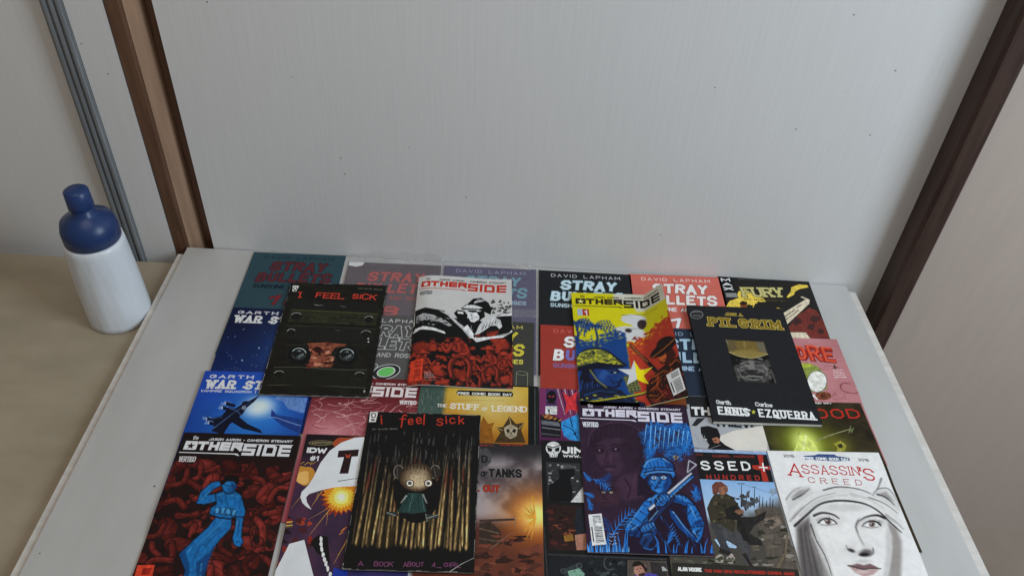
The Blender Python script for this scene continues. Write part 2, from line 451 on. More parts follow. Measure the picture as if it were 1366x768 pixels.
def strip(pts, w0, w1=None, cap=0.0):
    """a pen line as a list of quads with mitred joints"""
    if w1 is None: w1 = w0
    p = [np.array(q, float) for q in pts]
    q = [p[0]]
    for k in p[1:]:
        if np.hypot(*(k - q[-1])) > 1e-6: q.append(k)
    p = q
    n = len(p)
    if n < 2: return []
    closed = n > 3 and np.hypot(*(p[0] - p[-1])) < 1e-6
    if closed:
        p = p[:-1]; n -= 1
    elif cap:
        d = p[0] - p[1]; p[0] = p[0] + d / np.hypot(*d) * cap
        d = p[-1] - p[-2]; p[-1] = p[-1] + d / np.hypot(*d) * cap
    L, R = [], []
    for i in range(n):
        w = (w0 + (w1 - w0) * i / max(n - 1, 1)) / 2
        if closed or 0 < i < n - 1:
            a = p[i] - p[i - 1]; b = p[(i + 1) % n] - p[i]
            a /= np.hypot(*a); b /= np.hypot(*b)
            t = a + b
            if np.hypot(*t) < 1e-3: t = np.array([-a[1], a[0]])
            t /= np.hypot(*t)
            nn = np.array([-t[1], t[0]])
            m = min(1 / max(abs(nn @ np.array([-a[1], a[0]])), .35), 1.9)
        else:
            t = p[1] - p[0] if i == 0 else p[-1] - p[-2]
            t = t / np.hypot(*t); nn = np.array([-t[1], t[0]]); m = 1
        L.append(p[i] + nn * w * m); R.append(p[i] - nn * w * m)
    k = n if closed else n - 1
    out = []
    for i in range(k):
        j = (i + 1) % n
        d = p[j] - p[i]
        for tri in ((L[i], L[j], R[i]), (L[j], R[j], R[i])):
            u_, v_ = tri[1] - tri[0], tri[2] - tri[0]
            if u_[0] * v_[1] - u_[1] * v_[0] < -1e-9: out.append(list(tri))      # drop folded corners
    return out


def bars(pts, w, cap):
    """a broad pen line as straight bars that meet in square corners"""
    p = [np.array(q, float) for q in pts]
    n = len(p)
    closed = n > 3 and np.hypot(*(p[0] - p[-1])) < 1e-6
    out = []
    for i in range(n - 1):
        d = p[i + 1] - p[i]; l = np.hypot(*d)
        if l < 1e-6: continue
        d = d / l
        ext = []
        for e_ in (0, 1):
            o = None
            if e_ == 0: o = p[i - 1] if i > 0 else (p[-2] if closed else None)
            else: o = p[i + 2] if i + 2 < n else (p[1] if closed else None)
            if o is None: ext.append(cap); continue
            q = p[i] - o if e_ == 0 else o - p[i + 1]
            lq = np.hypot(*q)
            if lq < 1e-6: ext.append(cap); continue
            cs_ = float(np.clip((q / lq) @ d, -1, 1))
            ext.append(w / 2 * min(math.tan(math.acos(cs_) / 2), 1.0))
        nn = np.array([-d[1], d[0]]) * w / 2
        a_, b_ = p[i] - d * ext[0], p[i + 1] + d * ext[1]
        out.append([a_ + nn, b_ + nn, b_ - nn, a_ - nn])
    return out


def half(poly, a, b, c):
    """keep the part of a convex polygon with a*x + b*y <= c"""
    out = []
    n = len(poly)
    for i in range(n):
        p, q = poly[i], poly[(i + 1) % n]
        dp, dq = a * p[0] + b * p[1] - c, a * q[0] + b * q[1] - c
        if dp <= 0: out.append(p)
        if (dp < 0 < dq) or (dq < 0 < dp):
            t = dp / (dp - dq)
            out.append((p[0] + t * (q[0] - p[0]), p[1] + t * (q[1] - p[1])))
    return out


def slice_all(polys, a, b, c):
    res = []
    for f in polys:
        v = [a * p[0] + b * p[1] - c for p in f]
        if max(v) <= 1e-9 or min(v) >= -1e-9:
            res.append(f); continue
        for s in (1, -1):
            g = half(f, s * a, s * b, s * c)
            if len(g) >= 3: res.append(g)
    return res


class Art:
    """flat ink shapes on one cover, in millimetres from its top left corner (y down)"""
    def __init__(self, book):
        self.b = book
        self.shapes = []            # (layer name, list of convex polygons, colour)
        self.layer = 'cover_illustration'
        self.f = None

    # coordinates -----------------------------------------------------
    def z(self, x0=None, y0=0, s=1.0):
        """read following coordinates off an enlarged piece of the photograph; no arguments: plain millimetres"""
        self.f = None if x0 is None else (x0, y0, s)

    def m(self, p):
        if self.f is None: return (p[0], p[1])
        x0, y0, s = self.f
        return self.b.local_mm(x0 + p[0] / s, y0 + p[1] / s)

    def unit(self, p):
        if self.f is None: return 1.0
        a = self.m(p); c = self.m((p[0] + 10, p[1])); d = self.m((p[0], p[1] + 10))
        return (math.hypot(a[0] - c[0], a[1] - c[1]) + math.hypot(a[0] - d[0], a[1] - d[1])) / 20

    # shapes ------------------------------------------------------------
    def _add(self, polys, col):
        Wd, Hd = self.b.W, self.b.H
        out = []
        e = 0.3
        for f in polys:
            f = [(float(p[0]), float(p[1])) for p in f]
            xs = [p[0] for p in f]; ys = [p[1] for p in f]
            if min(xs) < e or max(xs) > Wd - e or min(ys) < e or max(ys) > Hd - e:
                for h in ((-1, 0, -e), (1, 0, Wd - e), (0, -1, -e), (0, 1, Hd - e)):
                    f = half(f, *h)
                    if len(f) < 3: break
            if len(f) >= 3: out.append(f)
        if out: self.shapes.append((self.layer, out, col))

    def poly(self, pts, col):
        q = [self.m(p) for p in pts]
        if len(q) == 3:
            tr = [q]
        else:
            tr = [[q[i] for i in t] for t in tessellate_polygon([[Vector((x, y, 0)) for x, y in q]])]
        self._add(tr, col)

    def rect(self, x0, y0, x1, y1, col):
        self.poly([(x0, y0), (x1, y0), (x1, y1), (x0, y1)], col)

    def ell(self, cx, cy, rx, ry, col, n=28, rot=0, a0=0, a1=360):
        k = n if a1 - a0 >= 360 else n + 1
        pts = []
        for i in range(k):
            t = math.radians(a0 + (a1 - a0) * i / n)
            x, y = rx * math.cos(t), ry * math.sin(t)
            c, s = math.cos(math.radians(rot)), math.sin(math.radians(rot))
            pts.append((cx + x * c - y * s, cy + x * s + y * c))
        self.poly(pts, col)

    def ring(self, cx, cy, rx, ry, w, col, n=28, a0=0, a1=360):
        pts = [(cx + rx * math.cos(math.radians(a0 + (a1 - a0) * i / n)), cy + ry * math.sin(math.radians(a0 + (a1 - a0) * i / n))) for i in range(n + 1)]
        self.line(pts, w, col)

    def blob(self, cx, cy, rx, ry, col, seed=0, amp=.25, n=22, spike=0):
        r = random.Random(seed)
        h = [(r.uniform(0, 6.28), r.uniform(.3, 1)) for _ in range(4)]
        pts = []
        for i in range(n):
            t = 2 * math.pi * i / n
            k = 1 + amp * sum(b * math.sin((j + 2) * t + a) for j, (a, b) in enumerate(h)) / 2.2
            if spike: k *= 1 + (spike if i % 2 else -spike * .4) * r.uniform(.4, 1)
            pts.append((cx + rx * k * math.cos(t), cy + ry * k * math.sin(t)))
        self.poly(pts, col)

    def star(self, cx, cy, r, col, n=5, inner=.4, rot=-90):
        pts = []
        for i in range(2 * n):
            t = math.radians(rot + 180 * i / n)
            k = r if i % 2 == 0 else r * inner
            pts.append((cx + k * math.cos(t), cy + k * math.sin(t)))
        self.poly(pts, col)

    def line(self, pts, w, col, w1=None, cap=0.0, smooth=0):
        if smooth:
            pts = self.spline(pts, smooth)
        u = self.unit(pts[len(pts) // 2])
        self._add(strip([self.m(p) for p in pts], w * u, None if w1 is None else w1 * u, cap * u), col)

    @staticmethod
    def spline(p, n):
        p = [np.array(q, float) for q in p]
        out = []
        for i in range(len(p) - 1):
            a, b, c, d = p[max(i - 1, 0)], p[i], p[i + 1], p[min(i + 2, len(p) - 1)]
            for k in range(n):
                t = k / n
                out.append(tuple(.5 * (2 * b + (c - a) * t + (2 * a - 5 * b + 4 * c - d) * t * t + (3 * b - a - 3 * c + d) * t ** 3)))
        out.append(tuple(p[-1]))
        return out

    def frond(self, x, y, ang, ln, col, seed=0, n=9, w=3, curve=.5, leaf=.38):
        r = random.Random(seed)
        pts = []
        a = math.radians(ang)
        for i in range(n + 1):
            pts.append((x, y))
            x += ln / n * math.cos(a); y += ln / n * math.sin(a)
            a += curve / n
        self.line(pts, w, col, w * .3)
        for i in range(1, n):
            p, q = pts[i], pts[i + 1]
            t = math.atan2(q[1] - p[1], q[0] - p[0])
            L = ln * leaf * math.sin(math.pi * (i + .6) / (n + .8)) * r.uniform(.8, 1.15)
            for s in (-1, 1):
                b = t + s * r.uniform(.65, .95)
                self.line([p, (p[0] + L * math.cos(b), p[1] + L * math.sin(b))], w * .95, col, .25)

    def blades(self, x0, x1, y, hmin, hmax, n, col, seed=0, w=5, lean=.4):
        r = random.Random(seed)
        for i in range(n):
            x = x0 + (x1 - x0) * (i + r.random()) / n
            h = r.uniform(hmin, hmax); d = r.uniform(-lean, lean) * h
            self.line([(x, y), (x + d * .4, y - h * .6), (x + d, y - h)], w * r.uniform(.6, 1.2), col, .4)

    def barcode(self, quad, seed=1, paper=(205, 205, 205), ink=(60, 60, 62), rot=True):
        """bars on a white panel given by four corners (clockwise from top left)"""
        self.poly(quad, paper)
        a, b, c, d = [np.array(q, float) for q in quad]
        r = random.Random(seed)
        P = lambda u, v: tuple((a * (1 - u) + b * u) * (1 - v) + (d * (1 - u) + c * u) * v)
        t = .06
        while t < .92:
            k = r.uniform(.008, .03)
            if t < .30 or t > .36:
                self.poly([P(.3, t), P(.88, t), P(.88, t + k), P(.3, t + k)] if rot else [P(t, .1), P(t + k, .1), P(t + k, .75), P(t, .75)], ink)
            t += k + r.uniform(.012, .03)
        self.line([P(.14, .4), P(.14, .88)] if rot else [P(.15, .88), P(.85, .88)], .09 * np.hypot(*(b - a)) if rot else .07 * np.hypot(*(d - a)), ink)

    # lettering -----------------------------------------------------------
    def text(self, s, x1, y1, x2, y2, cap, col, w=None, font=GL, slant=0.0, jit=0.0, serif=0.0, outline=None, ow=1.0, seed=3, gap=1.5, hw=1.0, wmm=None, layer='title_lettering', rise=0.0, cols=None):
        """letters from (x1,y1) to (x2,y2) along the baseline; cap height and stroke weight in millimetres"""
        a = np.array(self.m((x1, y1)), float); b = np.array(self.m((x2, y2)), float)
        ex = b - a; Ln = np.hypot(*ex); ex /= Ln; ey = np.array([ex[1], -ex[0]])
        tot = sum(gw(c, font) + gap for c in s) - gap
        w = w if w else cap * .17
        sx = (Ln - w) / tot if tot else 1
        sy = (cap - w) / 6
        r = random.Random(seed)
        keep = self.layer; self.layer = layer
        x = w / 2
        todo = []
        for i, ch in enumerate(s):
            g = font.get(ch) or font.get(ch.upper())
            if ch == ' ' or g is None:
                x += (gw(ch, font) + gap) * sx; continue
            wd = gw(ch, font)
            ja, js, jy = r.uniform(-jit, jit) * .35, 1 + r.uniform(-jit, jit) * .8, r.uniform(-jit, jit) * cap * .35
            cx = x + wd * sx / 2
            strokes = []
            for st_ in g:
                q = []
                for (u, v) in st_:
                    X, Y = (u - wd / 2) * sx * js, (v - 3) * sy * js
                    X, Y = X * math.cos(ja) - Y * math.sin(ja), X * math.sin(ja) + Y * math.cos(ja)
                    Y += 3 * sy + w / 2 + jy + rise * math.sin(math.pi * i / max(len(s) - 1, 1))
                    X += cx + slant * Y
                    q.append(a + ex * X + ey * Y)
                strokes.append(q)
                if serif:
                    for e_, n_ in ((q[0], q[1]), (q[-1], q[-2])):
                        dv = n_ - e_
                        if abs(dv @ ey) > .55 * np.hypot(*dv):
                            strokes.append([e_ - ex * serif, e_ + ex * serif])
            todo.append((strokes, cols[i] if cols else col))
            x += (wd + gap) * sx
        if outline is not None:
            for strokes, _ in todo:
                for q in strokes:
                    for f in bars(q, w + 2 * ow, w / 2 + ow): self._add([f], outline)
        for strokes, cc in todo:
            for q in strokes:
                for f in bars(q, w, w * .48): self._add([f], cc)
        self.layer = keep

    def squiggle(self, x0, y0, x1, h, col, n=10, seed=0, w=.5):
        """very small print that cannot be read"""
        r = random.Random(seed)
        keep = self.layer; self.layer = 'small_print'
        x = x0
        while x < x1:
            l = r.uniform(.6, 1.6) * h
            self.line([(x, y0 - r.uniform(0, h)), (x + l * .5, y0 - r.uniform(0, h)), (x + l, y0 - r.uniform(0, h))], w, col)
            x += l + h * .35
        self.layer = keep


_rs = np.random.RandomState(11)
_tab = _rs.rand(64, 64)


def vnoise(x, y):
    xi, yi = np.floor(x).astype(int), np.floor(y).astype(int)
    u, v = x - xi, y - yi
    u, v = u * u * (3 - 2 * u), v * v * (3 - 2 * v)
    g = lambda i, j: _tab[i % 64, j % 64]
    return (g(xi, yi) * (1 - u) + g(xi + 1, yi) * u) * (1 - v) + (g(xi, yi + 1) * (1 - u) + g(xi + 1, yi + 1) * u) * v


def fbm(x, y, oct=4):
    s, a, t = 0, .5, 0
    for k in range(oct):
        s = s + a * vnoise(x * 2 ** k + 17 * k, y * 2 ** k + 9 * k); t += a; a *= .5
    return s / t


def mixc(c, d, t):
    t = np.clip(np.asarray(t), 0, 1)[..., None]
    return np.asarray(c, float) * (1 - t) + np.asarray(d, float) * t


def sstep(a, b, x):
    t = np.clip((x - a) / (b - a), 0, 1)
    return t * t * (3 - 2 * t)


class Paint:
    """soft brush work on a cover: colours worked out for the points of its printed sheet"""
    def __init__(self, book, X, Y, c, frame=None):
        self.c = np.array(np.broadcast_to(np.asarray(c, float), (len(X), 3)))
        self.X, self.Y = X, Y
        if frame: self.u, self.v = book.zoom(X, Y, frame)
        else: self.u, self.v = X, Y

    def put(self, idx, alpha, col):
        a = np.clip(alpha, 0, 1)[:, None]
        self.c[idx] = self.c[idx] * (1 - a) + np.asarray(col, float) * a

    def near(self, pts, m):
        q = np.array(pts, float)
        return np.nonzero((self.u > q[:, 0].min() - m) & (self.u < q[:, 0].max() + m) & (self.v > q[:, 1].min() - m) & (self.v < q[:, 1].max() + m))[0]

    def dist(self, idx, pts, closed):
        u, v = self.u[idx], self.v[idx]
        best = np.full(len(idx), 1e9); tt = np.zeros(len(idx)); ins = np.zeros(len(idx), bool)
        n = len(pts); k = n if closed else n - 1
        for i in range(k):
            (ax, ay), (bx, by) = pts[i], pts[(i + 1) % n]
            dx, dy = bx - ax, by - ay
            t = np.clip(((u - ax) * dx + (v - ay) * dy) / max(dx * dx + dy * dy, 1e-9), 0, 1)
            d = np.hypot(u - ax - t * dx, v - ay - t * dy)
            m = d < best
            best[m] = d[m]; tt[m] = (i + t[m]) / k
            if closed:
                c = ((ay > v) != (by > v))
                with np.errstate(divide='ignore', invalid='ignore'):
                    xi = ax + (v - ay) * dx / (dy if abs(dy) > 1e-12 else 1e-12)
                ins ^= c & (u < xi)
        return best, tt, ins

    def poly(self, pts, col, soft=2.0, op=1.0):
        idx = self.near(pts, soft * 2)
        if not len(idx): return
        d, _, ins = self.dist(idx, pts, True)
        s = np.where(ins, -d, d)
        self.put(idx, op * (1 - sstep(-soft, soft, s)), col)

    def line(self, pts, w, col, soft=1.0, op=1.0, w1=None, smooth=0):
        if smooth: pts = Art.spline(pts, smooth)
        idx = self.near(pts, w + soft * 2)
        if not len(idx): return
        d, t, _ = self.dist(idx, pts, False)
        ww = w / 2 if w1 is None else (w + (w1 - w) * t) / 2
        self.put(idx, op * (1 - sstep(-soft, soft, d - ww)), col)

    def ell(self, cx, cy, rx, ry, col, soft=.2, op=1.0, rot=0):
        m = max(rx, ry) * (1 + 2 * soft)
        idx = self.near([(cx, cy)], m)
        if not len(idx): return
        c, s = math.cos(math.radians(rot)), math.sin(math.radians(rot))
        x, y = self.u[idx] - cx, self.v[idx] - cy
        r = np.hypot((x * c + y * s) / rx, (-x * s + y * c) / ry)
        self.put(idx, op * (1 - sstep(1 - soft, 1 + soft, r)), col)


# ------------------------------------------------------------------ comic books
THK = 2.3                                       # millimetres, a stapled comic


class Book:
    def __init__(self, label, pos, rot, z, W=168.0, H=258.0, t=THK, base=(90, 90, 90), paint=None, res=None, shape='flat', group=None, matt=False, px=None, corner='TL', pitch=147, plain=False):
        self.plain = plain
        self.W, self.H, self.t, self.rot, self.zb, self.shape, self.pitch = W, H, t, rot, z, shape, pitch
        if px is not None:
            ztop = z + t / 1000 + (THK / 1000 if shape == 'row' else 0)
            p = ground_at(px[0], px[1], ztop)
            pos = (p[0], p[1])
        if corner == 'TR':
            pos = (pos[0] - W / 1000 * math.cos(rot), pos[1] - W / 1000 * math.sin(rot))
        elif corner == 'C':
            dx, dy = -W / 2000, H / 2000
            pos = (pos[0] + dx * math.cos(rot) - dy * math.sin(rot), pos[1] + dx * math.sin(rot) + dy * math.cos(rot))
        self.x, self.y = pos
        self.base, self.paint, self.res = base, paint, res
        self.mat = MAT_MATT if matt else MAT_GLOSS
        self.root = empty('comic_book', (self.x, self.y, z), rot)
        tag(self.root, label, 'comic book', group)
        self.art = Art(self)
        self.xs = [0, W]; self.ys = [0, H]; self.diag = False
        if shape == 'row':
            q = H - pitch
            self.ys = sorted(set([0.0, float(H)] + [float(v) for v in list(np.linspace(q, q + 48, 10)) + list(np.linspace(q - 146, q - 98, 10)) if 1 < v < H - 1]))
        elif shape == 'bulge':
            self.xs = [0, 3, 6, 10, 15, 20, 26, 33, 41, 50, 62, 76, 92, 110, 130, 150, W]
        elif shape == 'flap':
            self.xs = list(np.linspace(0, 80, 3)) + list(np.linspace(88, W, 18)); self.ys = list(np.linspace(0, H, 15)); self.diag = True
        elif shape == 'curl':
            self.xs = list(np.linspace(0, W, 9)); self.ys = list(np.linspace(0, H, 11)); self.diag = True

    def local_mm(self, px, py):
        z = self.zb + self.t / 1000 + (THK / 2000 if self.shape == 'row' else 0)
        p = ground_at(px, py, z)
        dx, dy = p[0] - self.x, p[1] - self.y
        c, s = math.cos(self.rot), math.sin(self.rot)
        return ((dx * c + dy * s) * 1000, -(-dx * s + dy * c) * 1000)

    def zoom(self, X, Y, frame):
        """photograph pixels, as read off an enlarged piece of it, of points given in mm on the sheet"""
        x0, y0, s_ = frame
        z = self.zb + self.t / 1000 + (THK / 2000 if self.shape == 'row' else 0)
        c, s = math.cos(self.rot), math.sin(self.rot)
        px, py = X / 1000, -Y / 1000
        d = np.stack([self.x + px * c - py * s, self.y + px * s + py * c, np.full(len(X), z)], -1) - CO
        f = d @ FW
        return (683 + CF * (d @ CR) / f - x0) * s_, (384 - CF * (d @ CU) / f - y0) * s_

    # how the paper lies: (x, y) in mm on the flat sheet -> x, y, lift in mm
    def lay0(self, x, y):
        if self.shape == 'row':
            d = self.H - y
            return x, y, THK * 1.04 * (sstep(self.pitch - 48, self.pitch, d) + sstep(self.pitch + 98, self.pitch + 146, d))
        if self.shape == 'bulge':
            t = min(x / 26.0, 1)
            h = 5.5 * math.sin(t * math.pi / 2) if x < 26 else 5.5 * (1 - float(sstep(26, 150, x))) + .8 * float(sstep(120, 168, x))
            return x + 2.5 * (1 - t), y, h
        if self.shape == 'flap':
            xc = 126 - 30 * y / self.H
            if x <= xc: return x, y, 0.0
            w = x - xc; wt = self.W - xc
            top = 31.0 * (1 - .08 * y / self.H)
            # quarter-bend at the crease, then straight
            k = math.asin(min(top / wt, .95))
            rr = 9.0
            if w < rr * k * 1.0:
                a = w / rr
                return xc + rr * math.sin(a), y, rr * (1 - math.cos(a))
            e = w - rr * k
            return xc + rr * math.sin(k) + e * math.cos(k), y, rr * (1 - math.cos(k)) + e * math.sin(k)
        if self.shape == 'curl':
            return x, y, 2.2 * float(sstep(.55, 1, x / self.W)) * float(sstep(.5, 1, 1 - y / self.H)) + 1.6 * float(sstep(.6, 1, 1 - x / self.W)) * float(sstep(.6, 1, y / self.H))
        return x, y, 0.0

    def prep(self):
        self.G = np.array([[self.lay0(x, y) for y in self.ys] for x in self.xs], float)

    def lay(self, x, y):
        """piecewise linear on the bending grid, so that ink and paper bend alike"""
        xs, ys = self.xs, self.ys
        i = min(max(int(np.searchsorted(xs, x, side='right')) - 1, 0), len(xs) - 2)
        j = min(max(int(np.searchsorted(ys, y, side='right')) - 1, 0), len(ys) - 2)
        u = (x - xs[i]) / (xs[i + 1] - xs[i]); v = (y - ys[j]) / (ys[j + 1] - ys[j])
        G = self.G
        if not self.diag:
            g = (G[i, j] * (1 - u) + G[i + 1, j] * u) * (1 - v) + (G[i, j + 1] * (1 - u) + G[i + 1, j + 1] * u) * v
        elif u + v <= 1:
            g = G[i, j] + (G[i + 1, j] - G[i, j]) * u + (G[i, j + 1] - G[i, j]) * v
        else:
            g = G[i + 1, j + 1] + (G[i, j + 1] - G[i + 1, j + 1]) * (1 - u) + (G[i + 1, j] - G[i + 1, j + 1]) * (1 - v)
        return g

    def slab(self, name, ins, z0, z1, mat, xs, ys, colf=None, lift=True):
        """closed bent sheet between heights z0 and z1 (mm); ins = left, right, top, bottom inset"""
        X = [min(max(x, ins[0]), self.W - ins[1]) for x in xs]; Y = [min(max(y, ins[2]), self.H - ins[3]) for y in ys]
        nx, ny = len(X), len(Y)
        vs_, pt = [], []
        for zz in (z1, z0):
            for i in range(nx):
                for j in range(ny):
                    g = self.lay(X[i], Y[j]) if lift else (X[i], Y[j], 0)
                    vs_.append((g[0] / 1000, -g[1] / 1000, (g[2] + zz) / 1000)); pt.append((X[i], Y[j]))
        k = nx * ny
        idx = lambda i, j, s=0: s * k + i * ny + j
        fs = []
        for i in range(nx - 1):
            for j in range(ny - 1):
                if self.diag:
                    fs += [[idx(i, j), idx(i, j + 1), idx(i + 1, j)], [idx(i + 1, j), idx(i, j + 1), idx(i + 1, j + 1)]]
                    fs += [[idx(i + 1, j, 1), idx(i, j + 1, 1), idx(i, j, 1)], [idx(i + 1, j + 1, 1), idx(i, j + 1, 1), idx(i + 1, j, 1)]]
                else:
                    fs.append([idx(i, j), idx(i, j + 1), idx(i + 1, j + 1), idx(i + 1, j)])
                    fs.append([idx(i + 1, j, 1), idx(i + 1, j + 1, 1), idx(i, j + 1, 1), idx(i, j, 1)])
        for i in range(nx - 1):
            fs.append([idx(i, 0), idx(i + 1, 0), idx(i + 1, 0, 1), idx(i, 0, 1)])
            fs.append([idx(i + 1, ny - 1), idx(i, ny - 1), idx(i, ny - 1, 1), idx(i + 1, ny - 1, 1)])
        for j in range(ny - 1):
            fs.append([idx(0, j + 1), idx(0, j), idx(0, j, 1), idx(0, j + 1, 1)])
            fs.append([idx(nx - 1, j), idx(nx - 1, j + 1), idx(nx - 1, j + 1, 1), idx(nx - 1, j, 1)])
        me = bpy.data.meshes.new(name)
        me.from_pydata(vs_, [], fs); me.update()
        if colf is not None:
            at = me.color_attributes.new('ink', 'FLOAT_COLOR', 'POINT')
            c = np.ones((len(vs_), 4))
            c[:, :3] = colf(np.array(pt))
            at.data.foreach_set('color', c.astype(np.float32).ravel())
        return link(name, me, mat, self.root)

    def finish(self, pages=True):
        self.prep()
        t = self.t
        base, paint = self.base, self.paint

        def front(p):
            c = np.array(base, float)[None] * np.ones((len(p), 1)) if paint is None else paint(p[:, 0], p[:, 1])
            return alb(c)
        xs, ys = list(self.xs), list(self.ys)
        if self.res:
            def refine(v, full):
                g = [q for q in np.arange(0, full, self.res) if min(abs(q - w_) for w_ in v) > self.res * .3]
                return sorted(list(v) + g)
            xs, ys = refine(xs, self.W), refine(ys, self.H)
        self.slab('front_cover', (0, 0, 0, 0), t - .28, t, self.mat, xs, ys, front)
        bc = np.array(self.base, float) * .8 + 12
        self.slab('back_cover', (0, 0, 0, 0), 0.0, .28, self.mat, self.xs, self.ys, lambda p: alb(np.tile(bc, (len(p), 1))))
        self.slab('pages', (.15, .7, .5, .5), .30, t - .30, MAT_PAPER, self.xs, self.ys)
        self.slab('spine', (0, self.W - .14, 0, 0), .2805, t - .2805, self.mat, self.xs, self.ys, lambda p: alb(np.tile(np.array(self.base, float), (len(p), 1))))
        # ink ---------------------------------------------------------------
        sh = self.art.shapes
        n = len(sh)
        if not n: return
        bb = np.array([[min(p[0] for f in s[1] for p in f), max(p[0] for f in s[1] for p in f), min(p[1] for f in s[1] for p in f), max(p[1] for f in s[1] for p in f)] for s in sh])
        lev = np.ones(n, int)
        for i in range(1, n):
            b = bb[i]
            ov = (bb[:i, 0] < b[1]) & (bb[:i, 1] > b[0]) & (bb[:i, 2] < b[3]) & (bb[:i, 3] > b[2])
            if ov.any(): lev[i] = lev[:i][ov].max() + 1
        groups = {}
        for layer in sorted(set(s[0] for s in sh)):            # prints that stand apart on the page are parts of their own
            ids = np.array([i for i in range(n) if sh[i][0] == layer])
            left = set(ids.tolist()); c = 0
            while left:
                todo = [min(left)]; left.discard(todo[0]); got = []
                while todo:
                    i = todo.pop(); got.append(i)
                    if not left: continue
                    rest = np.array(sorted(left)); b = bb[i]; m = 16.0
                    nb = rest[(bb[rest, 0] < b[1] + m) & (bb[rest, 1] > b[0] - m) & (bb[rest, 2] < b[3] + m) & (bb[rest, 3] > b[2] - m)]
                    for q in nb.tolist(): left.discard(q); todo.append(q)
                groups[(layer, c)] = [(sh[i][1], sh[i][2], t + (.12 if self.diag else .02) + .007 * lev[i]) for i in sorted(got)]; c += 1
        for (layer, _c), items in groups.items():
            vs_, fs, cs = [], [], []
            for polys, col, zz in items:
                a = alb(col)
                if self.shape in ('bulge', 'flap', 'curl'):
                    for x in self.xs[1:-1]: polys = slice_all(polys, 1, 0, x)
                if self.shape in ('row', 'flap', 'curl'):
                    for y in self.ys[1:-1]: polys = slice_all(polys, 0, 1, y)
                if self.diag:
                    new = []
                    for f in polys:
                        cx = sum(p[0] for p in f) / len(f); cy = sum(p[1] for p in f) / len(f)
                        i = min(max(int(np.searchsorted(self.xs, cx)) - 1, 0), len(self.xs) - 2); j = min(max(int(np.searchsorted(self.ys, cy)) - 1, 0), len(self.ys) - 2)
                        dx = self.xs[i + 1] - self.xs[i]; dy = self.ys[j + 1] - self.ys[j]
                        new += slice_all([f], 1 / dx, 1 / dy, self.xs[i] / dx + self.ys[j] / dy + 1)
                    polys = new
                for f in polys:
                    ar = sum(f[k][0] * f[(k + 1) % len(f)][1] - f[(k + 1) % len(f)][0] * f[k][1] for k in range(len(f)))
                    if abs(ar) < 1e-4: continue
                    if ar > 0: f = f[::-1]            # y points down the page
                    s0 = len(vs_)
                    for p in f:
                        g = self.lay(p[0], p[1])
                        vs_.append((g[0] / 1000, -g[1] / 1000, (g[2] + zz) / 1000)); cs.append(a)
                    fs.append(list(range(s0, s0 + len(f))))
            me = bpy.data.meshes.new(layer)
            me.from_pydata(vs_, [], fs); me.update()
            at = me.color_attributes.new('ink', 'FLOAT_COLOR', 'POINT')
            c = np.ones((len(vs_), 4)); c[:, :3] = np.array(cs)
            at.data.foreach_set('color', c.astype(np.float32).ravel())
            link(layer, me, MAT_ART if layer == 'cover_illustration' and self.mat is MAT_GLOSS and not self.plain else self.mat, self.root)

# ------------------------------------------------------------------ the covers
G1 = 'comic books lying in rows on the board'
G2 = 'comic books laid on top of the rows'
TOPZ = (2.27 * THK + .1) / 1000


def glow(c, d, X, Y, cx, cy, r, p=2.0):
    return mixc(c, d, np.exp(-(np.hypot(X - cx, Y - cy) / r) ** p))


def blend(base, d, t):
    t = np.clip(t, 0, 1)[:, None]
    return base * (1 - t) + np.asarray(d, float) * t


# ---- bodies and limbs as brushed capsules
def limb(P, pts, w, tone, dark, light, seed=0):
    P.line(pts, w + 2.6, dark, .7, smooth=4)
    P.line(pts, w, tone, .7, smooth=4)
    o = [(x - w * .16, y - w * .18) for x, y in pts]
    P.line(o, w * .42, light, w * .14, .7, smooth=4)
    r = random.Random(seed)
    for x, y in pts:
        t = r.uniform(0, 3.1)
        P.line([(x - w * .45 * math.cos(t), y - w * .45 * math.sin(t)), (x + w * .3 * math.cos(t), y + w * .4 * math.sin(t))], 1.3, dark, .6, .9, .4)


# ---- one template for the ten comics of the same series
def stray(label, base, ink, name, sub, num, numcol, outline=None, cols=None, shape='row', fill=None, **kw):
    b = Book(label, kw.pop('pos', None), kw.pop('rot', .015), 0.0, base=base, shape=shape, group=G1, matt=True, **kw)
    a = b.art
    a.text('DAVID LAPHAM', 22, 17, 148, 17, 8.5, name, w=1.1, gap=2.6)
    kw2 = dict(outline=outline, ow=1.1) if outline else dict(outline=tuple(np.array(base) * .62), ow=.7)
    a.text('STRAY', 38, 51, 138, 49, 25, ink, w=5.8, slant=.16, jit=.12, gap=2.6, seed=5, **kw2)
    a.text('BULLETS', 20, 81, 150, 79, 26, ink, w=5.6, slant=.14, jit=.12, gap=2.6, seed=9, cols=cols, **kw2)
    a.text('SUNSHINE AND ROSES', 20, 97, 150, 97, 10, sub, w=1.9, slant=.08, gap=2.0)
    if num:
        a.text(num, 84 - 17 * len(num), 138, 84 + 17 * len(num), 138, 25, numcol, w=5.5, slant=.3, jit=.1, gap=2.4, outline=tuple(np.array(base) * .62), ow=.8)
    a.squiggle(12, 248, 40, 3, tuple(np.array(name) * .9), seed=2, w=.5)
    return b


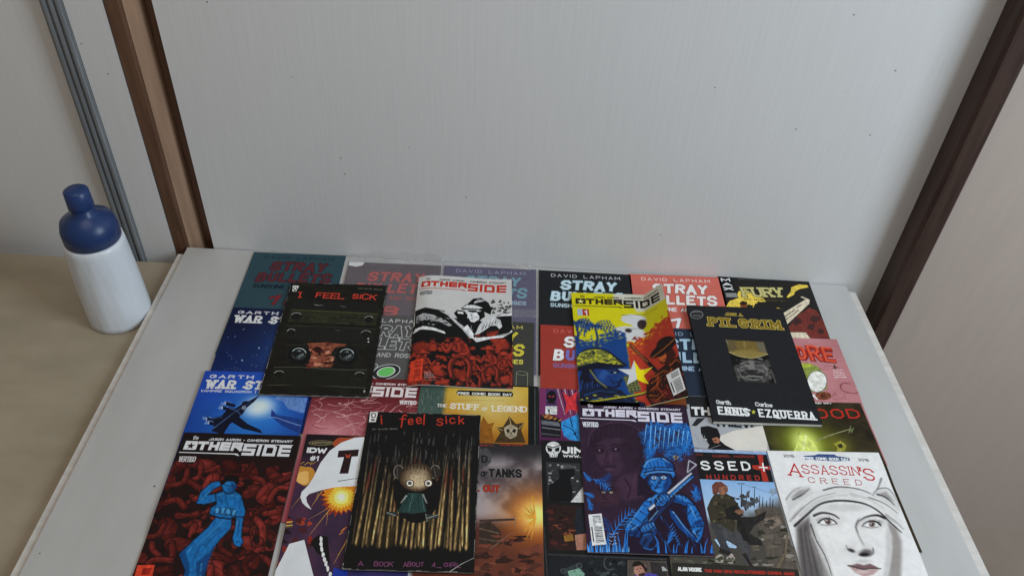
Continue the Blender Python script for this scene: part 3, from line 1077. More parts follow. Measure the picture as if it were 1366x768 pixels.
stray('teal cover with dark red STRAY BULLETS lettering beside the bare board', (46, 67, 75), (84, 40, 44), (24, 40, 50), (20, 28, 38), '15', (110, 40, 48), px=(339, 336), rot=.028, shape='flat', outline=(30, 40, 52)).finish()
b = stray('mauve cover with red STRAY BULLETS lettering in a clear sleeve, its corner torn white', (76, 64, 70), (164, 66, 64), (56, 44, 50), (136, 58, 56), '8', (160, 62, 60), px=(466, 349), rot=.024, shape='flat')
b.art.poly([(0, 0), (28, 0), (25, 9), (14, 13), (0, 10)], (205, 205, 205))
b.finish(); mauve = b
b = stray('indigo cover with pale blue STRAY BULLETS lettering in a clear sleeve', (66, 60, 90), (96, 140, 156), (140, 140, 170), (142, 170, 184), '9', (110, 160, 180), px=(593, 354), rot=.018, shape='flat')
b.finish(); indigo = b
stray('black cover with icy white STRAY BULLETS lettering', (34, 35, 37), (180, 200, 208), (178, 178, 184), (170, 190, 200), '', None, px=(719, 360), rot=.010, shape='flat', outline=(60, 90, 100)).finish()
stray('salmon red cover with white STRAY BULLETS lettering and number 11', (183, 94, 83), (214, 206, 202), (236, 200, 194), (232, 222, 216), '11', (232, 224, 220), px=(838.5, 365), rot=.030, shape='flat').finish()
b = stray('grey cover with hollow outlined STRAY BULLETS lettering and a green zero', (78, 76, 75), (76, 75, 74), (190, 190, 190), (150, 150, 150), '', None, pos=(-.297, 1.008), rot=.02, outline=(176, 176, 176))
a = b.art
a.text('1', 66, 140, 80, 140, 26, (80, 79, 79), w=6, outline=(176, 176, 176), slant=.3)
for rx, ry, c in ((23, 15, (176, 176, 176)), (21.5, 13.5, (40, 42, 40)), (15, 10, (190, 190, 188)), (13, 8.6, (96, 172, 92))):
    a.ell(103, 128, rx, ry, c, rot=-22)
b.finish()
b = stray('charcoal cover with yellow STRAY BULLETS lettering and an outlined cylinder', (58, 58, 54), (190, 176, 64), (196, 184, 90), (206, 192, 80), '', None, pos=(-.1265, 1.010), rot=.012)
a = b.art
a.line([(140, 116), (140, 148)], .8, (130, 134, 110)); a.line([(158, 116), (158, 148)], .8, (130, 134, 110))
a.ring(149, 116, 9, 4, .8, (130, 134, 110))
b.finish()
lav = (112, 100, 160)
wh = (226, 222, 220)
stray('red cover with white STRAY BULLETS lettering and one lavender letter', (142, 54, 45), wh, (186, 96, 92), (116, 92, 140), '', None, px=(721, 433), rot=.012, cols=[wh, lav, wh, lav, wh, lav, wh]).finish()
b = stray('navy cover with pale blue STRAY BULLETS lettering and number 16', (38, 46, 60), (150, 176, 196), (140, 156, 176), (150, 176, 200), '', None, pos=(.2245, 1.017), rot=.028, outline=(20, 28, 40))
b.art.text('16', 82, 137, 138, 137, 26, (166, 194, 214), w=6, slant=.25, jit=.1, outline=(20, 28, 40), ow=1)
b.art.ell(140, 144, 30, 6, (130, 134, 138)); b.art.squiggle(118, 146, 160, 4, (70, 72, 76), w=.7)
b.finish()

# ---- FURY
b = Book('black and yellow cover with FURY lettering and a tall pale tower', None, .018, 0, px=(957.5, 368.5), base=(30, 28, 27), shape='flat', group=G1)
a = b.art
a.z(890, 350, 5.464)
Y = (206, 178, 70)
a.poly([(430, 320), (455, 280), (500, 265), (520, 210), (560, 190), (640, 230), (700, 260), (720, 285), (640, 300), (620, 350), (520, 345)], Y)
a.poly([(870, 250), (900, 215), (905, 180), (960, 160), (1020, 165), (1030, 180), (960, 195), (930, 215), (925, 235), (880, 258)], Y)
a.poly([(765, 362), (800, 330), (850, 325), (835, 350), (790, 366)], Y); a.ell(690, 352, 20, 7, Y)
for k in range(9): a.blob(560 + 40 * k, 300 + 22 * (k % 3), 26, 17, (28, 26, 25), seed=k, amp=.3)
a.poly([(885, 470), (960, 380), (1035, 330), (1090, 350), (1150, 450), (1190, 552), (1040, 552), (1010, 510), (900, 505)], (100, 42, 36))
for k, (x, y, r) in enumerate(((1080, 410, 34), (945, 430, 36), (1050, 470, 30), (1120, 500, 26))): a.blob(x, y, r, r * .7, (58, 34, 32), seed=k + 3)
a.poly([(840, 372), (1010, 268), (970, 252), (985, 248), (1038, 272), (1036, 300), (870, 455)], (196, 182, 158))
a.line([(856, 395), (930, 345)], 5, (60, 52, 46)); a.line([(862, 420), (960, 345)], 4, (60, 52, 46)); a.line([(940, 330), (985, 305)], 4, (60, 52, 46))
a.poly([(890, 508), (1010, 510), (1045, 555), (900, 552)], (196, 184, 160))
a.poly([(530, 300), (545, 288), (570, 290), (585, 325), (580, 350), (540, 345)], (120, 60, 34)); a.ell(552, 298, 24, 13, (40, 24, 20))
a.text('FURY', 556, 250, 862, 254, 26, (178, 170, 110), w=4.6, slant=-.05, outline=(54, 50, 36), ow=1.3, serif=2.6)
a.text('MY WAR GONE BY', 566, 274, 870, 288, 5, (70, 62, 30), w=1)
a.poly([(385, 112), (470, 112), (520, 262), (430, 262)], (18, 18, 18))
for k, ch in enumerate('MAX'):
    a.text(ch, 396 + 10 * k, 138 + 32 * k, 462 + 12 * k, 138 + 32 * k, 8.5, (216, 216, 214), w=2.2)
for k in range(3): a.line([(425 + 3 * k, 226 + 11 * k), (505 + 3 * k, 227 + 11 * k)], 7, (160, 160, 158))
a.squiggle(515, 128, 850, 9, (120, 116, 108), w=2)
b.finish()


# ---- two WAR STORIES
def war(b, sub=None):
    a = b.art
    a.z()
    a.text('GARTH ENNIS', 10, 14, 150, 14, 6.5, (206, 206, 210), w=1.3, serif=1.0, gap=2.4)
    a.text('WAR STORIES', 8, 36, 160, 36, 18, (200, 200, 200), w=3.9, serif=2.2, gap=2.8, slant=.04)
    rr = random.Random(3)
    a.layer = 'title_lettering'
    for k in range(70):                                   # chipped stencil look
        x, y = rr.uniform(8, 158), rr.uniform(18, 36)
        a.line([(x, y), (x + rr.uniform(.8, 2.6), y + rr.uniform(-1.6, 1.6))], rr.uniform(.3, .6), (40, 52, 96))
    a.layer = 'cover_illustration'
    if sub: a.text(sub, 4, 43, 110, 43, 4.4, (200, 202, 210), w=.8)
    return a


def paint_ws1(X, Y):
    c = mixc((20, 26, 54), (20, 36, 84), (Y - 50) / 110)
    c = blend(c, (38, 74, 134), np.exp(-(np.hypot(X - 130, Y - 96) / 62) ** 2) * .85)
    return c * (1 + .10 * (fbm(X / 30, Y / 30) - .5))[:, None]


b = Book('night blue WAR STORIES cover with a full moon and small stars', None, .03, 0, px=(312, 410), base=(20, 30, 72), paint=paint_ws1, res=6, shape='row', group=G1)
a = war(b)
a.ell(132, 96, 34, 32, (196, 194, 190)); a.blob(142, 90, 9, 8, (172, 170, 168), 3); a.blob(122, 108, 7, 6, (176, 174, 170), 4)
a.line([(92, 97), (122, 96)], 1.6, (24, 28, 40)); a.poly([(96, 96), (104, 93), (112, 96)], (24, 28, 40))
r = random.Random(8)
for k in range(26): a.ell(r.uniform(6, 160), r.uniform(46, 140), .7, .7, (120, 140, 180), n=6)
a.ell(30, 50, .9, .9, (150, 160, 190), n=8); a.ell(64, 92, 1.3, 1.3, (170, 190, 220), n=8); a.ell(44, 120, 1.3, 1.3, (150, 180, 210), n=8)
a.ring(30, 142, 9, 5, .7, (50, 70, 110), a0=180, a1=360)
b.finish()


def paint_ws2(X, Y):
    c = mixc((30, 62, 150), (24, 56, 130), (Y - 40) / 60)
    c = blend(c, (40, 112, 190), np.exp(-(np.hypot(X - 95, Y - 92) / 62) ** 2) * .9)
    c = blend(c, (200, 214, 224), np.exp(-(np.hypot((X - 98), (Y - 70) * 1.2) / 24) ** 3))
    c = blend(c, (16, 30, 84), sstep(118, 150, Y))
    return c * (1 + .12 * (fbm(X / 22, Y / 14) - .5))[:, None]


b = Book('bright blue WAR STORIES cover with a bomber plane before a glowing cloud', None, .045, 0, px=(274, 494.5), base=(24, 50, 120), paint=paint_ws2, res=5, shape='row', group=G1)
a = war(b, 'VAMPIRE SQUADRON 1 OF 6')
a.poly([(118, 54), (132, 58), (142, 72), (160, 78), (168, 80), (168, 50), (120, 48)], (86, 120, 176))
a.poly([(118, 74), (128, 84), (150, 88), (168, 92), (168, 118), (140, 104), (120, 88)], (30, 54, 120))
a.line([(112, 88), (130, 90), (150, 98), (168, 104)], 1, (120, 150, 196))
pl = (17, 22, 38)
a.z(160, 420, 3.4125)
a.poly([(418, 530), (440, 486), (520, 432), (560, 404), (590, 392), (640, 366), (612, 396), (578, 424), (560, 452), (500, 500), (470, 545)], pl)
a.poly([(560, 430), (556, 398), (580, 392), (592, 412)], pl)
a.poly([(392, 486), (420, 470), (462, 462), (500, 420), (532, 432), (540, 462), (580, 496), (640, 524), (650, 540), (560, 520), (500, 484), (440, 494), (404, 500)], pl)
for (x, y) in ((484, 404), (470, 424), (398, 474), (408, 492)):
    a.blob(x, y, 24, 9, (92, 122, 176), seed=int(x), amp=.4); a.ell(x + 2, y, 9, 5, (176, 188, 212)); a.poly([(x, y - 8), (x + 44, y + 6), (x + 40, y + 18), (x - 2, y + 8)], pl)
a.line([(424, 520), (520, 446), (600, 396)], 3, (76, 104, 150), 1); a.line([(500, 426), (536, 440), (590, 500)], 3, (76, 104, 150), 1); a.line([(420, 474), (470, 466)], 3, (76, 104, 150), 1)
a.ring(565, 424, 8, 8, 3, (130, 140, 160)); a.line([(560, 418), (570, 430)], 3, (130, 140, 160)); a.line([(570, 418), (560, 430)], 3, (130, 140, 160))
a.z()
a.line([(110, 146), (150, 132), (168, 130)], 3, (10, 18, 44)); a.poly([(0, 140), (60, 132), (120, 142), (168, 136), (168, 160), (0, 160)], (16, 26, 72))
a.line([(70, 146), (82, 138), (90, 142)], 1, (120, 150, 190)); a.line([(100, 146), (112, 137), (118, 142)], 1, (110, 140, 190))
b.finish()


# ---- the block logo series
def otherside(a, c, bar=None, names=None, star=None, vert=None, the=None, split=None, vt='VERTIGO'):
    """block lettered masthead, in millimetres"""
    a.z()
    names = names or c; the = the or c; bar = bar or c
    cs = split or (c, c)
    a.text('JASON AARON - CAMERON STEWART', 38, 12.5, 158, 12.5, 4.2, names, w=1.0, gap=1.5, slant=.15)
    a.text('the', 15, 12, 23, 12, 7, the, w=.7)
    a.text('OTHER', 6, 29, 89, 29, 14.5, cs[0], w=4.4, font=BLOCK, gap=2.2, slant=.05)
    a.text('SIDE', 90, 36, 158, 36, 19, cs[1], w=4.6, font=BLOCK, gap=2.4, slant=.04)
    a.layer = 'title_lettering'
    a.poly([(2, 33.2), (84, 33.2), (88, 37), (86, 37), (80, 35), (2, 34.6)], bar)
    a.poly([(88, 16.2), (160, 16.2), (160, 17.4), (88, 17.4)], cs[1])
    a.poly([(7, 15.5), (24.5, 15.5), (24, 28.6), (6.5, 28.6)], cs[0])
    a.star(15.4, 22.6, 6.4, star)
    a.layer = 'cover_illustration'
    if vert:
        a.text(vt, 5, 50, 29, 50, 9.5, vert, w=1.5, gap=1.4)


BOOK = [None]


# dark heap of sleepers behind the figure in blue
def paint_red(X, Y):
    P = Paint(None, X, Y, (34, 12, 13))
    r = random.Random(21)
    dark = (20, 9, 11)
    spots = [(r.uniform(-4, 172), r.uniform(44, 262)) for _ in range(64)]
    spots.sort(key=lambda q: q[1])
    for k, (x, y) in enumerate(spots):
        t = r.uniform(0, 6.28)
        q = r.uniform(.55, 1.12)
        tone = np.array((96, 32, 28)) * q; light = tone * 1.3 + 6
        L = r.uniform(16, 30)
        c, s = math.cos(t), math.sin(t) * .8
        bend = r.uniform(-.7, .7)
        if k % 3 != 2:
            limb(P, [(x, y), (x + L * .5 * c, y + L * .5 * s), (x + L * math.cos(t + bend), y + L * .8 * math.sin(t + bend))], r.uniform(15, 20), tone, dark, light, k)
        limb(P, [(x, y), (x + L * .9 * math.cos(t + 1.2), y + L * .8 * math.sin(t + 1.2)), (x + L * 1.6 * math.cos(t + 1.2 + bend), y + L * 1.3 * math.sin(t + 1.2 + bend))], r.uniform(6.5, 9), tone * 1.06, dark, light, k + 99)
        if k % 2:
            hx, hy = x - 11 * c, y - 11 * s
            P.ell(hx, hy, 8.2, 7.8, dark, .15); P.ell(hx, hy, 6.8, 6.4, tone * 1.1, .15)
            P.ell(hx - 2, hy - 3, 7, 4.2, (26, 11, 12), .3, .95, r.uniform(-60, 60))
            P.line([(hx - 2.5, hy + 1), (hx + .5, hy + 1.2)], 1.0, dark, .4); P.line([(hx - 1, hy + 4), (hx + 2, hy + 3.6)], .9, dark, .4)
    n = fbm(X / 7, Y / 7)
    P.c *= (.72 + .5 * n)[:, None]
    P.c = blend(P.c, (26, 14, 14), 1 - sstep(34, 50, Y))
    Q = Paint(BOOK[0], X, Y, P.c, (180, 570, 3.878))
    ol, B1, B2, B3 = (11, 13, 24), (26, 98, 158), (16, 62, 112), (62, 132, 182)
    def shape(pts, col=B1):
        Q.line(pts + [pts[0]], 11, ol, 2); Q.poly(pts, col, 2)
    shape([(376, 520), (420, 468), (500, 476), (494, 522), (440, 574), (388, 640), (364, 690), (352, 790), (246, 790), (262, 735), (228, 652), (300, 584)])
    Q.poly([(392, 636), (420, 590), (380, 690), (352, 790), (316, 790), (316, 690)], B2, 6); Q.poly([(300, 590), (260, 640), (282, 720), (270, 790), (248, 790), (260, 735), (230, 652)], B2, 6)
    shape([(320, 392), (346, 332), (398, 288), (436, 280), (444, 300), (404, 322), (372, 354), (410, 346), (452, 336), (470, 350), (420, 382), (360, 398)])
    shape([(420, 345), (470, 328), (520, 334), (548, 352), (572, 440), (560, 466), (524, 462), (488, 470), (430, 464), (388, 455), (394, 420), (425, 398)])
    shape([(526, 466), (560, 466), (548, 560), (558, 588), (540, 614), (512, 602), (506, 570), (520, 520)])
    shape([(452, 300), (466, 280), (515, 280), (526, 306), (508, 338), (480, 342), (458, 326)])
    Q.poly([(500, 284), (526, 300), (508, 338), (484, 342), (500, 320)], B2, 4)
    Q.poly([(448, 282), (470, 254), (510, 248), (540, 262), (540, 296), (522, 294), (510, 282), (480, 280), (460, 298)], (15, 13, 18), 2)
    for q in ([(466, 302), (482, 300)], [(494, 304), (508, 303)], [(486, 306), (482, 318), (490, 320)], [(476, 330), (496, 330)]): Q.line(q, 3.4, ol, 1.2)
    for k in range(4):
        Q.poly([(416 + 29 * k, 412 + 4 * k), (440 + 29 * k, 410 + 4 * k), (437 + 28 * k, 448 + 4 * k), (412 + 28 * k, 448 + 3 * k)], ol, 1.5); Q.poly([(419 + 29 * k, 415 + 4 * k), (437 + 29 * k, 413 + 4 * k), (434 + 28 * k, 444 + 4 * k), (416 + 28 * k, 444 + 3 * k)], B3, 1.5)
    Q.line([(392, 452), (440, 468), (492, 474)], 7, ol, 2)
    for q in ([(430, 358), (452, 392), (440, 404)], [(468, 340), (480, 404)], [(520, 352), (512, 408)], [(548, 372), (540, 430)], [(352, 345), (368, 372)], [(476, 520), (402, 566), (346, 636)], [(330, 622), (300, 690), (306, 780)], [(416, 490), (398, 516)], [(542, 480), (530, 560)], [(262, 664), (284, 744)], [(440, 520), (420, 540)], [(360, 600), (330, 612)], [(380, 380), (410, 362)], [(336, 380), (352, 360)], [(400, 430), (412, 452)], [(556, 420), (540, 452)], [(352, 690), (330, 740)], [(524, 590), (540, 584)]): Q.line(q, 6.5, B2, 2, .95, 2, smooth=4)
    for q in ([(462, 482), (384, 548), (306, 616)], [(500, 350), (534, 362)], [(344, 376), (388, 330)], [(344, 700), (334, 780)], [(470, 290), (486, 288)], [(532, 480), (520, 540)], [(440, 350), (462, 344)], [(270, 640), (300, 610)]): Q.line(q, 6, B3, 2, .9, 1.5, smooth=4)
    idx = np.nonzero(Q.c[:, 2] > Q.c[:, 0] * 1.5)[0]
    Q.c[idx] *= (.8 + .4 * fbm(X / 4, Y / 4))[idx][:, None]
    return Q.c


b = Book('dark red OTHER SIDE cover with a figure in blue lying down', None, .035, 0, px=(246.5, 577.5), base=(70, 22, 20), paint=paint_red, res=1.4, shape='row', group=G1, pitch=122)
BOOK[0] = b
a = b.art
otherside(a, (200, 200, 202), names=(196, 196, 198), star=(40, 26, 26), vert=(180, 176, 176))
a.z(180, 570, 3.878)
a.poly([(12, 708), (102, 706), (88, 768), (-4, 768)], (196, 62, 40)); a.poly([(40, 724), (84, 722), (74, 758), (30, 760)], (140, 36, 28))
b.finish()


def paint_pink(X, Y):
    c = mixc((92, 32, 36), (140, 66, 74), sstep(40, 110, Y + 14 * fbm(X / 20, Y / 20)))
    return blend(c, (206, 150, 154), np.exp(-(np.hypot(X - 40, Y - 118) / 40) ** 2) * .7)


b = Book('crimson and pink OTHER SIDE cover with pale swirling lines', (-.297, .863), .03, 0, base=(130, 44, 56), paint=paint_pink, res=6, shape='row', group=G1)
a = b.art
r = random.Random(6)
for k in range(110):
    x, y = r.uniform(0, 168), r.uniform(40, 124)
    p = [(x, y)]
    t = r.uniform(-.6, .6)
    for j in range(5):
        t += r.uniform(-.7, .7); p.append((p[-1][0] + 6 * math.cos(t), p[-1][1] + 5 * math.sin(t)))
    a.line(p, r.uniform(.6, 1.5), ((186, 128, 130), (160, 90, 96), (206, 160, 160))[k % 3] if k % 5 else (96, 26, 36), .3, smooth=3)
a.rect(0, 0, 168, 15, (90, 30, 34))
otherside(a, (206, 196, 196), star=(150, 40, 56))
a.text('VERTIGO', 134, 50, 160, 50, 8, (206, 196, 196), w=1.5)
b.finish()


# ---- white cover of the same series, on top
b = Book('white OTHER SIDE cover with an inked soldier over red fighting figures', (-.0793, .9837), .048, TOPZ, corner='C', base=(182, 181, 178), res=1.5, shape='bulge', group=G2)


def paint_white(X, Y, b=b):
    P = Paint(b, X, Y, (182, 181, 178), (530, 430, 6.83))
    u, v = P.u, P.v
    edge = 40 + 34 * np.sin(u / 130.0) + 26 * (fbm(u / 60, v / 60) - .5)
    P.put(np.arange(len(X)), sstep(-8, 8, v - edge + 40), (17, 16, 17))
    r = random.Random(14)
    n = fbm(u / 46 + 3, v / 30 + 7, 4)
    red = np.array((156, 50, 34))
    P.put(np.arange(len(X)), sstep(.55, .60, n) * sstep(110, 170, v + .18 * (u - 560)) * .9, red)
    for k, (x, y, s) in enumerate(((210, 250, 1.3), (940, 190, 1.2), (980, 340, 1.4), (330, 470, 1.4), (850, 430, 1.2), (160, 540, 1.6), (590, 480, 1.0), (1000, 520, 1.0))):
        P.ell(x, y, 74 * s, 40 * s, red * r.uniform(.8, 1.08), .35, .85, r.uniform(-30, 30))
    for (x, y, s, f) in ((975, 300, 1.25, 1), (840, 250, 1.3, -1), (240, 300, 1.2, 1), (690, 345, 1.15, 1), (560, 130, 1.75, -1)):
        dk, md, hi = (17, 14, 14), (122, 40, 30), (176, 60, 42)
        def cap(pts, w, c=md):
            P.line(pts, w + 12, dk, 2, smooth=4); P.line(pts, w, c, 2, smooth=4); P.line([(q[0] - w * .18, q[1] - w * .2) for q in pts], w * .3, hi, w * .12, .8, smooth=4)
        cap([(x - 16 * s, y + 110 * s), (x - 46 * s, y + 160 * s), (x - 34 * s, y + 220 * s)], 26 * s, (84, 30, 25)); cap([(x + 20 * s, y + 110 * s), (x + 56 * s, y + 150 * s), (x + 50 * s, y + 215 * s)], 26 * s, (84, 30, 25))
        tor = [(x - 40 * s, y + 40 * s), (x - 14 * s, y + 24 * s), (x + 18 * s, y + 24 * s), (x + 42 * s, y + 42 * s), (x + 34 * s, y + 116 * s), (x - 34 * s, y + 118 * s)]
        P.line(tor + [tor[0]], 12, dk, 2); P.poly(tor, md, 3)
        for j in range(5):
            xx = x + (-30 + 14 * j) * s
            P.line([(xx, y + 44 * s), (xx + 6 * s, y + 78 * s), (xx - 2 * s, y + 112 * s)], 5 * s, dk if j % 2 else hi, 2, .85, 2, smooth=3)
        P.line([(x - 36 * s, y + 92 * s), (x + 36 * s, y + 92 * s)], 8 * s, dk, 2)
        P.line([(x - 30 * s * f, y + 104 * s), (x + 60 * s * f, y + 70 * s), (x + 150 * s * f, y + 36 * s)], 13 * s, dk, 2, 1, 7 * s); P.line([(x - 20 * s * f, y + 96 * s), (x + 146 * s * f, y + 34 * s)], 3 * s, hi, 1.5, .9)
        cap([(x + 34 * s * f, y + 46 * s), (x + 62 * s * f, y + 86 * s), (x + 84 * s * f, y + 62 * s)], 17 * s); cap([(x - 34 * s * f, y + 48 * s), (x - 48 * s * f, y + 88 * s), (x - 8 * s * f, y + 98 * s)], 17 * s)
        P.ell(x + 3 * s * f, y + 6 * s, 23 * s, 25 * s, dk, .1); P.ell(x + 6 * s * f, y + 8 * s, 17 * s, 19 * s, hi, .15); P.ell(x - 6 * s * f, y + 10 * s, 10 * s, 16 * s, (80, 28, 24), .4, .9)
        P.line([(x - 4 * s * f, y + 3 * s), (x + 22 * s * f, y + 3 * s)], 6 * s, dk, 2); P.line([(x + 6 * s * f, y + 18 * s), (x + 17 * s * f, y + 17 * s)], 4 * s, dk, 1.5); P.line([(x + 13 * s * f, y + 4 * s), (x + 16 * s * f, y + 12 * s)], 3 * s, dk, 1.5)
        P.ell(x, y - 11 * s, 36 * s, 21 * s, dk, .08); P.ell(x - 2 * s, y - 13 * s, 30 * s, 16 * s, md, .15); P.ell(x - 8 * s, y - 19 * s, 16 * s, 7 * s, hi, .4, .9); P.line([(x - 40 * s, y - 4 * s), (x, y - 8 * s), (x + 42 * s, y - 2 * s)], 6 * s, hi, 2, smooth=3)
    P.line([(300, 490), (480, 530), (640, 556)], 10, (16, 14, 14), 3); P.line([(460, 580), (530, 455)], 9, (16, 14, 14), 2)
    for cx in (620, 800, 970):
        for q in range(3): P.line([(cx + 20 * q + (66 - 16 * q) * math.cos(t / 6), 566 + (44 - 8 * q) * math.sin(t / 6)) for t in range(16, 42)], 4, (116, 52, 42), 2, .9)
    return P.c


b.paint = paint_white
a = b.art
a.z(530, 335, 6.83)
K, Wt, RD = (18, 17, 18), (206, 206, 206), (178, 52, 32)
a.poly([(150, 545), (250, 530), (330, 545), (430, 560), (520, 640), (600, 700), (700, 800), (1080, 800), (1080, 560), (980, 560), (900, 600), (940, 720), (860, 800), (140, 800)], K)
a.z(530, 335, 6.83)
a.poly([(165, 600), (230, 580), (330, 600), (430, 640), (500, 690), (470, 700), (380, 660), (260, 645), (160, 660)], (150, 150, 150))
r = random.Random(2)
for k in range(60): x, y = r.uniform(170, 480), r.uniform(610, 690); a.blob(x, y, r.uniform(5, 14), r.uniform(3, 8), K if k % 3 else (120, 120, 120), k, .5, 12)
a.poly([(130, 755), (150, 715), (230, 700), (330, 715), (430, 750), (440, 770), (330, 740), (200, 728)], Wt)
for k in range(34): x, y = r.uniform(860, 1035), r.uniform(455, 590); a.blob(x, y, r.uniform(6, 20), r.uniform(5, 14), (60, 60, 60) if k % 4 else (140, 140, 140), k + 70, .5, 12)
a.poly([(905, 600), (960, 575), (1045, 565), (1045, 590), (960, 592)], Wt)
# arm, shoulder and sleeve
a.poly([(745, 680), (790, 630), (880, 598), (940, 630), (955, 690), (930, 710), (900, 680), (850, 680), (800, 720), (740, 760), (700, 770), (720, 740)], (190, 190, 190))
a.poly([(380, 560), (460, 575), (510, 620), (560, 665), (640, 720), (720, 800), (660, 800), (590, 720), (520, 660), (460, 600)], (170, 170, 170))
for k in range(6): a.line([(600 + 26 * k, 705 + 16 * k), (640 + 22 * k, 690 + 20 * k)], 9, K, 2)
for k in range(5): a.line([(770 + 30 * k, 715 - 14 * k), (800 + 26 * k, 665 - 10 * k)], 8, K, 2)
a.poly([(515, 580), (545, 548), (610, 555), (640, 590), (630, 660), (560, 640)], K); a.poly([(548, 562), (600, 566), (602, 584), (552, 580)], Wt)
# face and helmet
a.poly([(636, 560), (700, 545), (760, 570), (750, 620), (700, 655), (668, 650), (650, 610)], Wt)
a.poly([(640, 545), (720, 545), (728, 562), (690, 566), (650, 560)], K)
a.poly([(720, 560), (790, 545), (800, 600), (770, 620), (740, 650), (748, 600)], K)
a.line([(664, 620), (690, 618)], 6, K); a.line([(680, 575), (672, 596), (684, 600)], 4, K)
a.poly([(580, 528), (640, 490), (690, 440), (760, 428), (830, 470), (862, 530), (850, 580), (800, 560), (740, 540), (660, 538), (590, 545)], K)
a.poly([(586, 530), (640, 500), (700, 496), (780, 520), (740, 530), (650, 528)], (190, 190, 190))
for k in range(6): a.line([(700 + 14 * k, 480 - 4 * k), (740 + 12 * k, 438 + 3 * k)], 8, (190, 190, 190), 2)
a.ell(692, 704, 22, 26, K); a.ring(692, 704, 20, 24, 4, (130, 130, 130), a0=90, a1=230)
# the red lower half
a.z(530, 430, 6.83)
a.poly([(600, 60), (640, 30), (720, 145), (860, 130), (990, 125), (1045, 70), (1048, 90), (960, 140), (850, 150), (720, 185)], Wt)
a.poly([(700, 150), (690, 120), (730, 118)], K)
a.blades(440, 1040, 610, 20, 60, 26, (24, 14, 14), 5, 6)
a.poly([(110, 360), (235, 345), (225, 545), (90, 550)], (196, 60, 38))
for k in range(12):
    y = 376 + 13.5 * k
    if k not in (4, ): a.line([(150 - k, y), (218 - k, y - 2)], 5 if k % 3 else 9, (70, 28, 26))
for k in range(6): a.squiggle(248, 478 + 14 * k, 310 + 10 * k, 8, (206, 190, 186) if k < 4 else (190, 120, 100), w=2.2, seed=k)
otherside(a, (168, 44, 28), names=(60, 26, 24), star=(214, 210, 206), vert=(90, 90, 90), the=(60, 40, 40))
b.finish()


# ---- yellow cover, its free side bent upwards
YE, BL, RE, WH, DK = (188, 180, 4), (22, 56, 112), (160, 50, 34), (186, 186, 186), (24, 22, 28)


